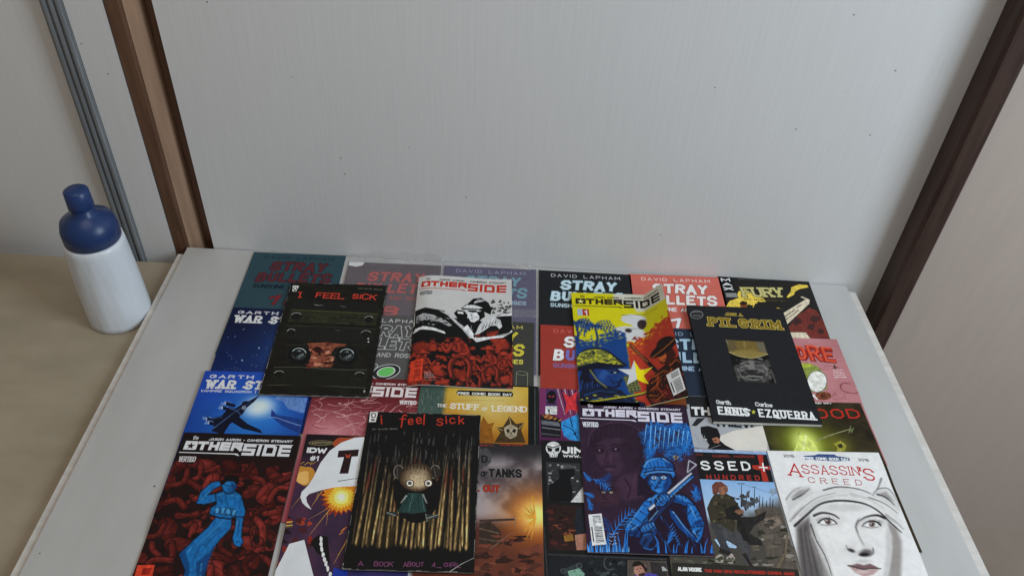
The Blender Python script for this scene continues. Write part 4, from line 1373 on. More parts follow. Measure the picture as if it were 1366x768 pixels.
def paint_yellow(X, Y):
    P = Paint(None, X, Y, YE)
    al = np.arange(len(X))
    P.poly([(75, -5), (172, -5), (172, 40), (112, 46), (104, 30), (72, 22)], (186, 184, 168), 4)
    for q in ((104, 64, 22, 13), (112, 74, 14, 12), (92, 96, 28, 15), (82, 106, 20, 12), (104, 106, 18, 12)): P.ell(*q, WH, .06)
    P.line([(84, 54), (150, 51)], .9, (80, 76, 50), .5); P.line([(70, 86), (120, 88)], .9, (100, 96, 60), .5)
    P.ell(117, 76, 8, 12, (48, 36, 38), .12, 1, 12); P.ell(92, 92, 6, 4.4, (48, 36, 38), .15); P.poly([(95, 113), (101, 105), (107, 113)], (110, 44, 30), .8)
    n = fbm(X / 7, Y / 5, 4)
    hb = 104 + 10 * np.sin(X / 16) + 34 * (n - .5)
    P.put(al, sstep(-1, 1, Y - hb) * (1 - sstep(84, 88, X + 4 * (n - .5))), BL)
    hr = 122 - (X - 88) * .62 + 34 * (n - .5)
    P.put(al, sstep(-1, 1, Y - hr) * sstep(85, 88, X + 4 * (n - .5)), RE)
    P.put(al, sstep(.60, .63, fbm(X / 5 + 9, Y / 3.5, 3)) * sstep(0, 6, Y - hr) * (1 - sstep(8, 34, Y - hr)) * sstep(86, 90, X) * .9, (196, 140, 22))
    P.put(al, sstep(.60, .63, fbm(X / 5 + 3, Y / 3.5, 3)) * sstep(0, 6, Y - hb) * (1 - sstep(8, 26, Y - hb)) * (1 - sstep(80, 86, X)) * .9, (150, 150, 30))
    # palms
    rr = random.Random(2)
    for (x, y, L) in ((36, 84, 36), (4, 78, 30)):
        P.line([(x, y), (x + 2, y + 26), (x - 1, y + 50)], 4, (20, 44, 92), 1)
        for q, an in enumerate((-172, -150, -128, -104, -78, -52, -28, -8, 14, 168)):
            aa = math.radians(an); px, py = x, y; pts = [(x, y)]
            for j in range(7):
                px += L / 7 * math.cos(aa); py += L / 7 * math.sin(aa) * .8; aa += .24 * (1 if math.cos(aa) > 0 else -1); pts.append((px, py))
            P.line(pts, 2.2, (22, 46, 92), .6, 1, .8)
            for j in range(1, 8):
                for sgn in (-1, 1): P.line([pts[j], (pts[j][0] + sgn * 1.5 + 2.5 * math.cos(aa), pts[j][1] + 7 + 2 * rr.random())], 1.7, (22, 46, 92) if (j + q) % 3 else (36, 74, 130), .5, 1, .4)
    # helmeted head in profile
    dk, b2, b3, ol = (13, 18, 34), (24, 50, 104), (44, 80, 140), (146, 144, 44)
    P.poly([(-4, 172), (2, 152), (14, 139), (34, 133), (54, 140), (68, 156), (82, 172), (72, 178), (40, 176), (10, 186), (-4, 190)], dk, 1)
    P.poly([(-4, 168), (4, 152), (16, 142), (34, 137), (52, 143), (64, 158), (76, 171), (60, 170), (34, 166), (10, 174), (-4, 180)], (104, 106, 46), 2)
    hm = (X < 70) & (Y > 134) & (Y < 174) & (P.c[:, 0] > 60) & (P.c[:, 2] < 80)
    P.put(al[hm], sstep(.5, .56, fbm(X / 4, Y / 3, 3))[hm], (168, 164, 44)); P.put(al[hm], (1 - sstep(.36, .44, fbm(X / 5 + 7, Y / 3, 3)))[hm], (40, 48, 40))
    P.line([(6, 150), (22, 141), (42, 139)], 2.4, (186, 180, 70), 1, .9, 1, smooth=4)
    P.poly([(8, 184), (40, 176), (66, 179), (68, 190), (74, 198), (69, 201), (71, 207), (66, 210), (66, 217), (58, 222), (46, 222), (38, 236), (4, 240), (2, 204)], dk, 1.2)
    P.poly([(26, 182), (64, 181), (66, 191), (71, 198), (66, 201), (67, 206), (63, 209), (62, 216), (54, 219), (40, 216), (28, 204)], b2, 1.5)
    P.poly([(40, 184), (62, 184), (60, 190), (46, 194), (40, 206), (32, 200)], b3, 4, .7); P.poly([(48, 186), (65, 186), (64, 190), (54, 191)], dk, 1); P.ell(60, 188.5, 2.4, 1.2, (150, 160, 150), .3); P.line([(46, 183), (64, 183)], 2, dk, .7)
    P.line([(66, 190), (71, 198), (65, 201)], 1.4, b3, .6); P.line([(57, 209), (66, 208)], 1.8, dk, .6); P.line([(52, 204), (56, 214)], 2.2, dk, 1.2, .8); P.ell(24, 196, 6, 9, (18, 34, 72), .2); P.line([(20, 184), (30, 206), (44, 221)], 1.6, (150, 146, 50), .6, .9)
    for k in range(8): P.line([(6 + 4 * k, 208 + (k * 7) % 9), (4 + 4 * k, 226 + (k * 5) % 11)], 2, b2 if k % 2 else b3, .8, .8, .8)
    # collar, pouch, rifle along the lower edge
    P.poly([(-4, 232), (30, 220), (64, 224), (78, 240), (100, 250), (104, 264), (-4, 264)], (20, 26, 46), 1.5)
    for q in ([(8, 238), (30, 228), (58, 230)], [(20, 246), (50, 240)], [(60, 236), (80, 250)], [(4, 250), (30, 256)]): P.line(q, 2, b3, .8, .8, .6)
    P.poly([(72, 196), (93, 191), (98, 226), (79, 232)], (70, 76, 54), 1); 
    for k in range(6): P.line([(74 + k * .9, 200 + 5 * k), (94 + k * .8, 196 + 5 * k)], 1.2, (140, 140, 50), .5)
    for k in range(3): P.line([(79 + 6 * k, 196 - k), (83 + 6 * k, 229 - 2 * k)], 1.0, (40, 46, 40), .5)
    P.line([(-2, 256), (40, 247), (76, 239), (108, 229)], 6, dk, 1); P.line([(-2, 254.5), (40, 245.5), (76, 237.5), (108, 228)], 3, (160, 152, 34), .8)
    for k in range(22): P.ell(rr.uniform(2, 100), 251 - .2 * rr.uniform(2, 100) + rr.uniform(-7, 8), rr.uniform(1.5, 4), rr.uniform(.8, 1.8), (150, 144, 40) if k % 3 == 0 else dk, .2)
    # rifle and hatted figure on the bent side
    P.line([(92, 126), (112, 158), (126, 190)], 5, DK, .8, 1, 7); P.line([(93, 126), (116, 166)], 1.3, (190, 116, 44), .5)
    P.poly([(108, 214), (128, 192), (146, 182), (172, 172), (172, 264), (112, 264), (104, 240)], (40, 22, 18), 1.5)
    P.poly([(132, 152), (158, 142), (164, 170), (150, 188), (136, 178)], (58, 26, 20), 1.5); P.poly([(133, 160), (146, 154), (148, 168), (142, 178), (136, 172)], (184, 92, 44), 1.5); P.line([(136, 164), (144, 162)], 1.6, (40, 20, 16), .6); P.line([(139, 173), (145, 171)], 1.3, (50, 22, 18), .6)
    P.ell(146, 147, 27, 12, (28, 19, 18), .06, 1, -26); P.ell(151, 138, 16, 14, (34, 22, 20), .08); P.line([(124, 160), (146, 149), (170, 134)], 1.8, (176, 96, 40), .7, .9)
    for q in ([(120, 202), (140, 195), (148, 204)], [(114, 228), (132, 214)], [(150, 188), (162, 180), (168, 190)], [(110, 238), (124, 244)], [(128, 204), (124, 224), (132, 250)], [(152, 196), (146, 206)], [(116, 214), (136, 204)], [(118, 252), (136, 240)]): P.line(q, 2.6, (170, 84, 34), .9, .9, .7)
    P.put(al, sstep(.62, .66, fbm(X / 4 + 30, Y / 4, 3)) * (X > 108) * (Y > 196) * .8, (120, 44, 28))
    return P.c


b = Book('yellow and blue OTHER SIDE cover with a star, its open side bent upwards', None, .040, TOPZ, px=(762, 390), base=(188, 180, 4), paint=paint_yellow, res=1.5, shape='flap', group=G2, plain=True)
a = b.art
for k in range(5): a.squiggle(128, 236 + 4 * k, 142, 3, (150, 40, 44), w=.7, seed=k)
a.star(94, 190, 30, WH); a.poly([(94, 160), (101, 180.5), (122.5, 180.7), (105.4, 193.7), (111.6, 214.3), (94, 202)], (214, 196, 10))
a.barcode([(141, 206), (163, 198), (166, 244), (146, 251)], 4)
a.rect(8, 42, 17, 58, (150, 160, 176)); a.rect(17, 42, 28, 58, (150, 40, 32)); a.text('1', 20, 57, 25, 57, 12, WH, w=2.4)
otherside(a, (40, 32, 18), names=(60, 50, 20), star=(206, 200, 120), split=((44, 36, 16), (30, 28, 24)))
b.finish()
# a loose inside leaf of the same comic stays down under the bent side
pg = b
me = box_mesh('inside_leaf', .100, .1665, -.2575, -.001, .0001, .0014)
at = me.color_attributes.new('ink', 'FLOAT_COLOR', 'POINT')
at.data.foreach_set('color', np.tile(np.r_[alb((62, 56, 52)), 1].astype(np.float32), len(me.vertices)))
leaf = link('inside_leaf', me, MAT_GLOSS, b.root)
vs_, fs, cs = [], [], []
for q, (pts, w, c) in enumerate((([(112, 200), (160, 200), (160, 232), (112, 232), (112, 200)], 1, (120, 116, 108)), ([(100, 246), (166, 246)], 18, (120, 62, 30)))):
    for f in strip(pts, w):
        s0 = len(vs_)
        vs_ += [(p[0] / 1000, -p[1] / 1000, .00145 + .00001 * q) for p in f]; cs += [np.r_[alb(c), 1]] * len(f); fs.append(list(range(s0, s0 + len(f))))
me = bpy.data.meshes.new('leaf_print'); me.from_pydata(vs_, [], fs); me.update()
me.color_attributes.new('ink', 'FLOAT_COLOR', 'POINT').data.foreach_set('color', np.array(cs, np.float32).ravel())
link('leaf_print', me, MAT_GLOSS, leaf)


# ---- purple cover of the same series, on top
b = Book('purple OTHER SIDE cover with a blue helmeted soldier holding a rifle', (.1991, .7154), .0279, TOPZ, corner='C', base=(52, 33, 50), res=1.15, shape='flat', group=G2)


def paint_purple(X, Y, b=b):
    P = Paint(b, X, Y, (44, 29, 44), (760, 530, 3.225))
    PU, PL, PD = (60, 40, 56), (80, 54, 72), (32, 20, 32)
    P.ell(205, 215, 130, 112, (38, 25, 38), .06)                                   # hair
    P.line([(78, 210), (92, 150), (150, 114), (230, 108), (298, 140), (328, 205), (322, 270)], 4, PL, 2, .8, 2, smooth=4)
    for k in range(9): P.line([(110 + 20 * k, 126 + abs(k - 4) * 3), (100 + 22 * k, 160), (96 + 24 * k, 186)], 4, PU, 2, .5, 1, smooth=3)
    P.poly([(104, 205), (150, 176), (220, 172), (285, 190), (288, 250), (262, 300), (215, 335), (185, 338), (150, 308), (116, 262)], (54, 36, 51), 5)
    P.poly([(225, 180), (290, 185), (292, 255), (262, 302), (220, 335), (232, 290), (214, 240)], (38, 25, 38), 14, .85)
    P.ell(140, 262, 22, 30, PU, .5, .8); P.ell(170, 200, 40, 14, PU, .5, .7)
    for (x, y) in ((128, 226), (198, 220)):
        P.ell(x, y + 2, 22, 12, PD, .4, .8); P.line([(x - 22, y - 14), (x, y - 20), (x + 24, y - 13)], 7, PD, 2, 1, 3, smooth=3)
        P.line([(x - 14, y + 2), (x, y - 4), (x + 14, y + 2)], 3, (20, 13, 20), 1.2); P.ell(x, y + 1, 4, 3, (140, 118, 132), .3)
    P.line([(164, 228), (154, 262), (150, 276), (168, 282)], 4, PD, 2, .9, smooth=3); P.ell(176, 262, 6, 18, PL, .6, .5)
    P.line([(144, 298), (160, 294), (172, 296), (202, 296)], 5, PD, 2, smooth=3); P.ell(172, 308, 20, 5, PL, .5, .6)
    P.poly([(215, 335), (285, 325), (340, 390), (310, 430), (240, 445), (180, 400)], PU, 6, .8); P.line([(236, 345), (262, 388), (250, 432)], 5, PD, 2); P.line([(285, 328), (272, 388)], 3, PL, 2, .7)
    P.ell(158, 420, 62, 46, (54, 35, 46), .25); P.ell(160, 392, 50, 14, PD, .5, .7); P.line([(150, 425), (146, 436), (166, 438)], 4, PD, 2); P.line([(140, 452), (180, 450)], 4, PD, 2)
    for x in (146, 178): P.ell(x, 407, 12, 8, PD, .3); P.ell(x, 407, 7, 4, (176, 164, 140), .3); P.ell(x, 407, 2.5, 3, PD, .3)
    P.poly([(398, 250), (440, 215), (505, 235), (510, 310), (450, 350)], (50, 32, 46), 10); P.ell(452, 290, 30, 34, PU, .5, .7)
    for k in range(7): P.line([(424 + 11 * k, 300 + 7 * k), (442 + 11 * k, 276 + 6 * k)], 3, PL, 1.2, .7)
    P.ell(455, 256, 20, 14, PD, .3); P.ell(455, 256, 13, 9, (190, 150, 50), .2, 1, -12); P.ell(456, 256, 3, 6, PD, .3)
    P.c *= (.86 + .28 * fbm(X / 9, Y / 9))[:, None]
    # jungle behind the soldier
    BL, BD, BB, PD = (30, 98, 170), (18, 54, 110), (110, 162, 206), (26, 17, 30)
    rr = random.Random(3)
    for k, (x, y, an, L) in enumerate([(rr.uniform(320, 545), rr.uniform(100, 180), rr.uniform(20, 160), rr.uniform(70, 120)) for _ in range(18)]):
        aa = math.radians(an); px, py = x, y; pts = [(x, y)]
        for j in range(8):
            px += L / 8 * math.cos(aa); py += L / 8 * math.sin(aa); aa += .07 if k % 2 else -.07; pts.append((px, py))
        P.line(pts, 5, PD, 2); P.line(pts, 3, BL, 1.5)
        for j in range(1, 8):
            for sg in (-1, 1):
                t = aa + sg * .85; l = 24 * math.sin(math.pi * (j + .5) / 9) + 7
                P.line([pts[j], (pts[j][0] + l * math.cos(t), pts[j][1] + l * math.sin(t))], 4.2, BL if (k + j) % 3 else BD, 1.4, 1, 1.5)
    P.line([(352, 100), (350, 180), (346, 262)], 9, BL, 2); P.line([(350, 100), (348, 240)], 2.5, BB, 1.2)
    def ink(pts, col, w=7):
        P.line(pts + [pts[0]], w, PD, 1.6); P.poly(pts, col, 1.8)
    def fold(l, w=5, c=PD):
        for q in l: P.line(q, w, c, 1.5, .95, 1.2, smooth=4)
    ink([(300, 470), (345, 415), (420, 395), (500, 420), (548, 470), (570, 540), (575, 680), (262, 680), (240, 560)], (31, 21, 36))
    ink([(322, 446), (350, 424), (385, 410), (432, 404), (500, 425), (540, 466), (520, 476), (470, 452), (430, 446), (385, 456), (345, 484)], BL)
    ink([(232, 560), (250, 528), (285, 494), (322, 446), (350, 450), (348, 490), (334, 520), (348, 558), (300, 572), (250, 578)], BL)
    ink([(505, 452), (540, 466), (566, 516), (580, 546), (524, 558), (508, 522)], BL)
    ink([(520, 562), (576, 552), (566, 606), (548, 624), (522, 598)], BL)
    ink([(240, 578), (300, 572), (348, 560), (376, 572), (368, 592), (322, 602), (262, 596)], BD)
    ink([(428, 478), (452, 492), (500, 556), (548, 604), (532, 614), (470, 562), (434, 510)], BD)
    for poly in ([(250, 576), (300, 570), (346, 558), (330, 530), (290, 556)], [(524, 556), (578, 546), (562, 520), (530, 536)], [(430, 446), (470, 452), (520, 476), (500, 450), (450, 430)]): P.poly(poly, BD, 4, .9)
    fold([[(258, 540), (292, 556), (300, 570)], [(276, 512), (312, 540), (332, 556)], [(300, 486), (330, 506)], [(316, 462), (344, 470)], [(560, 506), (528, 518)], [(570, 528), (530, 542)], [(352, 430), (344, 458)], [(440, 410), (452, 440)], [(480, 418), (488, 450)], [(554, 572), (534, 580)], [(558, 592), (538, 600)], [(390, 416), (384, 446)], [(260, 582), (300, 588)], [(320, 574), (350, 572)], [(450, 500), (476, 540)]])
    fold([[(246, 556), (276, 516), (316, 462)], [(268, 566), (296, 546)], [(520, 470), (546, 526)], [(395, 416), (460, 420), (508, 446)], [(532, 572), (552, 604)], [(340, 440), (380, 420)], [(444, 490), (490, 552), (530, 596)]], 4.5, BB)
    for k in range(26): P.line([(372 + (k * 37) % 180, 470 + (k * 53) % 170), (384 + (k * 37) % 180, 498 + (k * 53) % 170)], 4.5, BD if k % 2 else BL, 1.4, .8, 1)
    # head
    ink([(335, 318), (430, 312), (437, 366), (414, 402), (386, 414), (352, 394), (336, 360)], BL)
    P.poly([(404, 318), (432, 314), (437, 366), (414, 402), (388, 414), (406, 392), (400, 376), (414, 358)], BD, 4); P.poly([(335, 328), (350, 326), (346, 372), (354, 394), (338, 366)], BD, 4); P.ell(384, 330, 48, 7, BD, .5, .9)
    for x in (363, 404):
        P.ell(x, 342, 17, 11, BD, .25); P.ell(x, 342, 11, 6.5, (176, 192, 200), .2); P.ell(x, 342, 3.8, 4.6, (16, 18, 32), .25); P.line([(x - 16, 331), (x, 325), (x + 14, 331)], 5.5, PD, 1.4, smooth=3); P.line([(x - 12, 352), (x + 10, 352)], 2.5, PD, 1.2, .7)
    fold([[(386, 344), (378, 366), (392, 370)], [(364, 388), (384, 383), (406, 388)], [(352, 364), (360, 382)], [(418, 362), (410, 384)]], 4.5); fold([[(374, 398), (396, 398)], [(380, 346), (374, 362)], [(350, 356), (360, 368)]], 3.5, BB)
    P.ell(379, 309, 76, 57, PD, .03); P.poly([(300, 318), (458, 310), (470, 420), (300, 420)], (0, 0, 0), 1, 0.0)
    P.ell(379, 308, 70, 51, BD, .04); P.ell(366, 294, 52, 34, BL, .2)
    # the brim hides the lower half of the dome; the face goes on again below it
    face = [(337, 330), (430, 324), (437, 366), (414, 402), (386, 414), (352, 394), (336, 360)]
    P.poly([(296, 330), (310, 326), (336, 330), (338, 372), (356, 398), (330, 420), (290, 420)], (31, 21, 36), 2); P.poly([(432, 324), (460, 322), (470, 420), (410, 420), (438, 366)], (31, 21, 36), 2)
    P.poly(face, BL, 2); P.poly([(406, 328), (431, 326), (437, 366), (414, 402), (388, 414), (406, 392), (400, 376), (414, 358)], BD, 4); P.poly([(337, 334), (350, 332), (346, 372), (354, 394), (338, 366)], BD, 4); P.ell(384, 333, 46, 6, PD, .5, .8)
    for x in (363, 404):
        P.ell(x, 344, 17, 11, BD, .25); P.ell(x, 344, 11, 6.5, (176, 192, 200), .2); P.ell(x, 344, 3.8, 4.6, (16, 18, 32), .25); P.line([(x - 16, 334), (x, 328), (x + 14, 334)], 5, PD, 1.4, smooth=3); P.line([(x - 12, 354), (x + 10, 354)], 2.5, PD, 1.2, .7)
    fold([[(386, 346), (378, 367), (392, 371)], [(364, 389), (384, 384), (406, 389)], [(352, 366), (360, 383)], [(418, 364), (410, 385)]], 4.5); fold([[(374, 399), (396, 399)], [(380, 348), (374, 363)], [(350, 358), (360, 369)]], 3.5, BB)
    ink([(304, 334), (314, 310), (378, 300), (442, 303), (454, 330), (444, 346), (434, 326), (384, 322), (336, 329), (320, 350)], BL)
    P.line([(318, 322), (380, 312), (444, 316)], 5, PD, 1.5, smooth=4); P.line([(316, 330), (380, 318), (446, 324)], 3, BB, 1.2, .8, smooth=4)
    for k in range(7): P.line([(326 + 17 * k, 272 + abs(k - 3) * 4), (330 + 17 * k, 290), (336 + 17 * k, 304)], 4, PD if k % 2 else BD, 1.4, .9, 1.5, smooth=3)
    fold([[(320, 296), (342, 270), (388, 259)], [(402, 262), (428, 280)]], 5, BB)
    # rifle and hands
    P.line([(322, 566), (390, 486), (440, 430)], 30, PD, 2); P.line([(328, 560), (394, 482), (440, 432)], 19, (30, 44, 82), 2); P.line([(320, 556), (380, 486)], 4, BB, 1.3, .8)
    P.line([(342, 482), (415, 420), (524, 326)], 17, PD, 2, 1, 12); P.line([(345, 478), (415, 419), (522, 326)], 11, (184, 190, 204), 1.6, 1, 7); P.line([(400, 456), (455, 402), (532, 338)], 22, PD, 2, 1, 14); P.line([(402, 454), (455, 401), (530, 339)], 14, BL, 1.6, 1, 8); P.line([(410, 450), (520, 348)], 3, BB, 1.2, .9)
    for k in range(6): P.line([(426 + 15 * k, 432 - 13 * k), (434 + 15 * k, 440 - 13 * k)], 3, PD, 1.2)
    P.line([(505, 322), (512, 268), (547, 288), (508, 322)], 6, PD, 1.5); P.line([(506, 320), (513, 270), (545, 288), (508, 321)], 3.6, (190, 192, 202), 1.2)
    for (hx, hy, an) in ((338, 560, -20), (398, 440, -35)):
        P.ell(hx, hy, 38, 27, PD, .08, 1, an); P.ell(hx, hy, 33, 22, BL, .1, 1, an)
        for k in range(4):
            fx, fy = hx - 22 + 14 * k, hy - 8 - 5 * k
            P.line([(fx, fy), (fx + 10, fy + 24)], 11, PD, 1.4); P.line([(fx, fy), (fx + 10, fy + 23)], 6.5, BL, 1.2); P.line([(fx - 1, fy + 2), (fx + 5, fy + 14)], 2.2, BB, 1, .8)
    ink([(306, 586), (350, 574), (364, 620), (334, 646), (300, 628)], (28, 50, 92)); P.line([(318, 592), (346, 584)], 4, BL, 1.4); P.line([(366, 596), (378, 626), (352, 652), (318, 644)], 5, BL, 1.5, smooth=4)
    # ink hatching on the shaded sides
    bl = (P.c[:, 2] > P.c[:, 0] * 2.2) & (P.v > 250)
    h = np.sin((P.u * .9 + P.v * .55) / 4.2 + 5 * fbm(X / 10, Y / 10)) > .45
    m = bl & h & (fbm(X / 8 + 5, Y / 8) > .53)
    P.c[m] *= .45
    return P.c


b.paint = paint_purple
a = b.art
a.z(760, 530, 3.225)
BL, BD, BB = (32, 104, 180), (22, 62, 124), (106, 160, 204)
PU, PL, PD = (64, 40, 58), (92, 58, 78), (30, 19, 32)
# jungle
for k, (x, y, an, L) in enumerate(((350, 120, 95, 140), (330, 110, 60, 120), (360, 100, 30, 150), (440, 110, 20, 110), (400, 120, 150, 110), (480, 150, 60, 110), (500, 110, 75, 140), (520, 170, 110, 90), (440, 170, 140, 90), (380, 200, 120, 80), (340, 180, 100, 90), (470, 120, 160, 100), (530, 370, 60, 60), (520, 400, 30, 60), (545, 380, 100, 70), (100, 350, 20, 90), (110, 370, -20, 80), (75, 430, 60, 60), (60, 320, 60, 50), (180, 600, -62, 160), (175, 600, -100, 90), (60, 410, 10, 50), (420, 630, -60, 60))):
    a.frond(x, y, an, L, BL if k % 4 else BD, k, 8, 4.2, .5 if k % 2 else -.4, .36)
a.line([(350, 105), (348, 250)], 7, BL, 3)
for k in range(10): a.line([(330 + 20 * k, 118 + 3 * k), (322 + 20 * k, 190 + (k * 37) % 40)], 4, BB, 1)
for k in range(7): a.line([(430 + 6 * k, 560 + 12 * k), (445 + 5 * k, 540 + 13 * k)], 3, BL, 1)
a.blades(75, 250, 664, 30, 120, 22, BL, 4, 7, .25); a.blades(360, 640, 668, 20, 70, 12, BL, 6, 7, .3); a.blades(75, 260, 664, 20, 60, 12, BB, 9, 4, .25)
a.barcode([(80, 503), (137, 498), (157, 630), (97, 636)], 6)
for k in range(4): a.squiggle(170, 590 + 14 * k, 200, 9, (150, 160, 180), w=2, seed=k)
otherside(a, (196, 192, 204), star=(44, 30, 44), vert=(196, 196, 204))
b.finish()


def wear(a, col, seed, n=70):
    """scuffed paper along the edges of an old cover"""
    r = random.Random(seed)
    a.z(); keep = a.layer; a.layer = 'scuffed_edge'
    W, H = a.b.W, a.b.H
    for k in range(n):
        s = r.randrange(4); t = r.random()
        l = r.uniform(2, 16); d = r.uniform(.3, .9)
        q = r.uniform(.5, 1.0)
        c = tuple(np.array(col) * q)
        if s == 0: a.rect(t * W, .3, t * W + l, .3 + d, c)
        elif s == 1: a.rect(t * W, H - .3 - d, t * W + l, H - .3, c)
        elif s == 2: a.rect(.3, t * H, .3 + d, t * H + l, c)
        else: a.rect(W - .3 - d, t * H, W - .3, t * H + l, c)
    a.layer = keep


# ---- I FEEL SICK, riveted metal plates
def paint_plate(X, Y):
    n = fbm(X / 16, Y / 5, 4)
    return mixc((17, 16, 15), (34, 33, 27), n)


b = Book('black I FEEL SICK cover printed with riveted metal plates and two lamps', (-.2979, .9501), .0418, TOPZ, corner='C', base=(20, 18, 18), paint=paint_plate, res=4, shape='flat', group=G2)
a = b.art
a.z(330, 325, 6.83)
a.poly([(420, 505), (1195, 545), (1185, 615), (400, 590)], (27, 27, 25))
a.poly([(395, 600), (1190, 640), (1170, 745), (370, 715)], (40, 41, 29)); a.line([(395, 600), (800, 618), (1190, 640)], 5, (84, 84, 52)); a.line([(372, 716), (1170, 748)], 5, (16, 16, 14))
r = random.Random(3)
for k in range(40): x = r.uniform(420, 1150); a.blob(x, 640 + (x - 400) * .04 + r.uniform(0, 70), r.uniform(10, 46), r.uniform(3, 9), (30, 30, 22) if k % 2 else (52, 52, 34), k, .5, 12)
a.line([(610, 555), (650, 562), (690, 558)], 6, (130, 132, 124), 3); a.line([(850, 570), (905, 574)], 5, (120, 122, 116), 2)
def rivet(x, y, rx, ry):
    a.ell(x, y, rx, ry, (16, 15, 14)); a.ring(x, y, rx, ry, 4, (46, 46, 40)); a.ring(x, y, rx * .92, ry * .9, 5, (150, 152, 142), a0=200, a1=330); a.ell(x, y + 3, rx * .6, ry * .6, (26, 25, 23))
rivet(448, 660, 52, 34); rivet(1108, 690, 44, 34)
a.z(330, 425, 6.83)
a.line([(350, 62), (700, 70), (1170, 95)], 5, (58, 58, 48)); a.line([(240, 440), (500, 442), (760, 460), (1090, 466)], 6, (74, 74, 62), smooth=4); a.line([(190, 605), (500, 600), (800, 615), (1085, 630)], 6, (74, 74, 60), smooth=4)
a.poly([(345, 70), (1165, 100), (1150, 205), (330, 190)], (28, 28, 25)); a.poly([(236, 450), (1090, 474), (1085, 620), (190, 596)], (27, 28, 23)); a.line([(800, 104), (850, 110)], 6, (80, 80, 74), 2)
rivet(400, 125, 42, 36); rivet(1082, 140, 50, 36); rivet(290, 505, 50, 34); rivet(1024, 515, 48, 32)
# rust coloured gap between two round lamps
a.poly([(545, 222), (700, 215), (905, 232), (890, 245), (800, 262), (770, 300), (760, 400), (770, 440), (580, 440), (560, 380), (590, 300)], (122, 66, 48))
for k in range(44): a.blob(r.uniform(560, 780), r.uniform(225, 440), r.uniform(8, 32), r.uniform(6, 20), ((40, 22, 18), (150, 86, 64), (96, 46, 36), (176, 116, 92))[k % 4], k, .6, 12)
a.blob(640, 282, 42, 26, (44, 20, 18), 4, .3); a.line([(350, 240), (540, 232)], 5, (50, 50, 44)); a.line([(960, 232), (1000, 238)], 8, (50, 50, 44))
for (x, y) in ((470, 320), (905, 328)):
    a.ell(x, y + 10, 110, 92, (15, 14, 14)); a.ring(x, y + 10, 108, 90, 4, (36, 36, 33)); a.ell(x, y, 68, 54, (24, 25, 25))
    a.ring(x, y, 64, 52, 9, (150, 158, 158), a0=205, a1=350); a.ring(x, y, 62, 50, 5, (70, 74, 74), a0=0, a1=180)
    a.poly([(x - 30, y + 30), (x + 40, y - 10), (x + 46, y + 14), (x, y + 44)], (96, 104, 104)); a.poly([(x - 20, y - 24), (x + 10, y - 36), (x + 20, y - 20)], (120, 128, 128))
    for k in range(4): a.line([(x - 34 + 20 * k, y + 20), (x - 30 + 20 * k, y + 44)], 6, (30, 32, 32))
a.ell(1102, 182, 7, 6, (196, 196, 190)); a.ell(1104, 210, 8, 6, (190, 190, 184)); a.ell(1066, 660, 8, 12, (150, 150, 146))
a.z(330, 325, 6.83)
for k, (w_, x1, y1, x2, y2) in enumerate((('I', 470, 487, 548, 487), ('FEEL', 618, 490, 880, 502), ('SiCK', 950, 502, 1172, 512))):
    a.text(w_, x1, y1, x2, y2, 13.5, (196, 62, 44), w=1.9 if k else 2.0, jit=.16, seed=k + 2, serif=2.4 if k == 0 else 0, outline=(40, 14, 12), ow=.7)
a.text('DEVIOUS NEWS', 1010, 410, 1230, 424, 2.6, (120, 116, 108), w=.4)
a.poly([(415, 380), (472, 384), (445, 434), (410, 434)], (196, 196, 192)); a.ring(436, 408, 15, 13, 6, (30, 30, 30)); a.rect(424, 424, 440, 432, (60, 60, 60))
wear(a, (150, 148, 142), 5, 60)
b.finish()


# ---- I FEEL SICK, upright wooden stakes and a rag doll
_st = np.random.RandomState(31)
_sx = np.sort(np.r_[np.linspace(9, 158, 30) + _st.uniform(-1.6, 1.6, 30), np.linspace(12, 155, 14) + _st.uniform(-3, 3, 14)])
_sw = _st.uniform(2.2, 3.6, len(_sx)); _sy = _st.uniform(30, 118, len(_sx)); _sl = _st.uniform(-.045, .045, len(_sx)); _sb = _st.uniform(.75, 1.3, len(_sx)); _sr = _st.rand(len(_sx))


def paint_dark(X, Y):
    c = mixc((15, 13, 13), (25, 23, 22), fbm(X / 3.5, Y / 40, 3))
    for x0, w, y0, sl, br, rd in sorted(zip(_sx, _sw, _sy, _sl, _sb, _sr), key=lambda q: q[2]):
        ax = x0 + sl * (225 - Y)
        ww = w * np.clip((Y - y0) / 46, 0, 1) ** .6 * (1 + .25 * (fbm(np.full_like(X, x0), Y / 16, 2) - .5))
        d = (X - ax) / np.maximum(ww, .05)
        m = (1 - sstep(.8, 1.15, np.abs(d))) * (Y > y0) * (1 - sstep(222, 230, Y + 5 * np.sin(x0)))
        t = sstep(50, 195, Y + 26 * (fbm(X / 6 + x0, Y / 20) - .5))
        wood = mixc((46, 44, 41), (142, 116, 74), t) * br
        shade = np.clip(.26 + 1.0 * np.exp(-((d + .25) / .40) ** 2), .2, 1.3) * (.40 + 1.15 * fbm(X * 1.2 + x0, Y / 7, 3))
        wood = wood * shade[:, None]
        tip = np.exp(-((Y - y0 - 40) / 18) ** 2) * (rd > .68)
        wood = blend(wood, (92, 30, 24), tip * .7 * np.clip(shade, 0, 1))
        c = blend(c, np.array((12, 10, 10)), (1 - sstep(1.0, 1.7, np.abs(d))) * (Y > y0 + 6) * .7)
        c = c * (1 - m[:, None]) + wood * m[:, None]
    n2 = fbm(X / 2.2 + 40, Y / 26, 3)
    c = blend(c, (70, 72, 72), sstep(.66, .74, n2) * (1 - sstep(70, 110, Y)) * sstep(28, 44, Y) * .8)
    c = blend(c, (17, 14, 15), sstep(224, 231, Y))
    c = blend(c, (17, 14, 15), 1 - sstep(5, 10, np.minimum(X, 168 - X)))
    return c


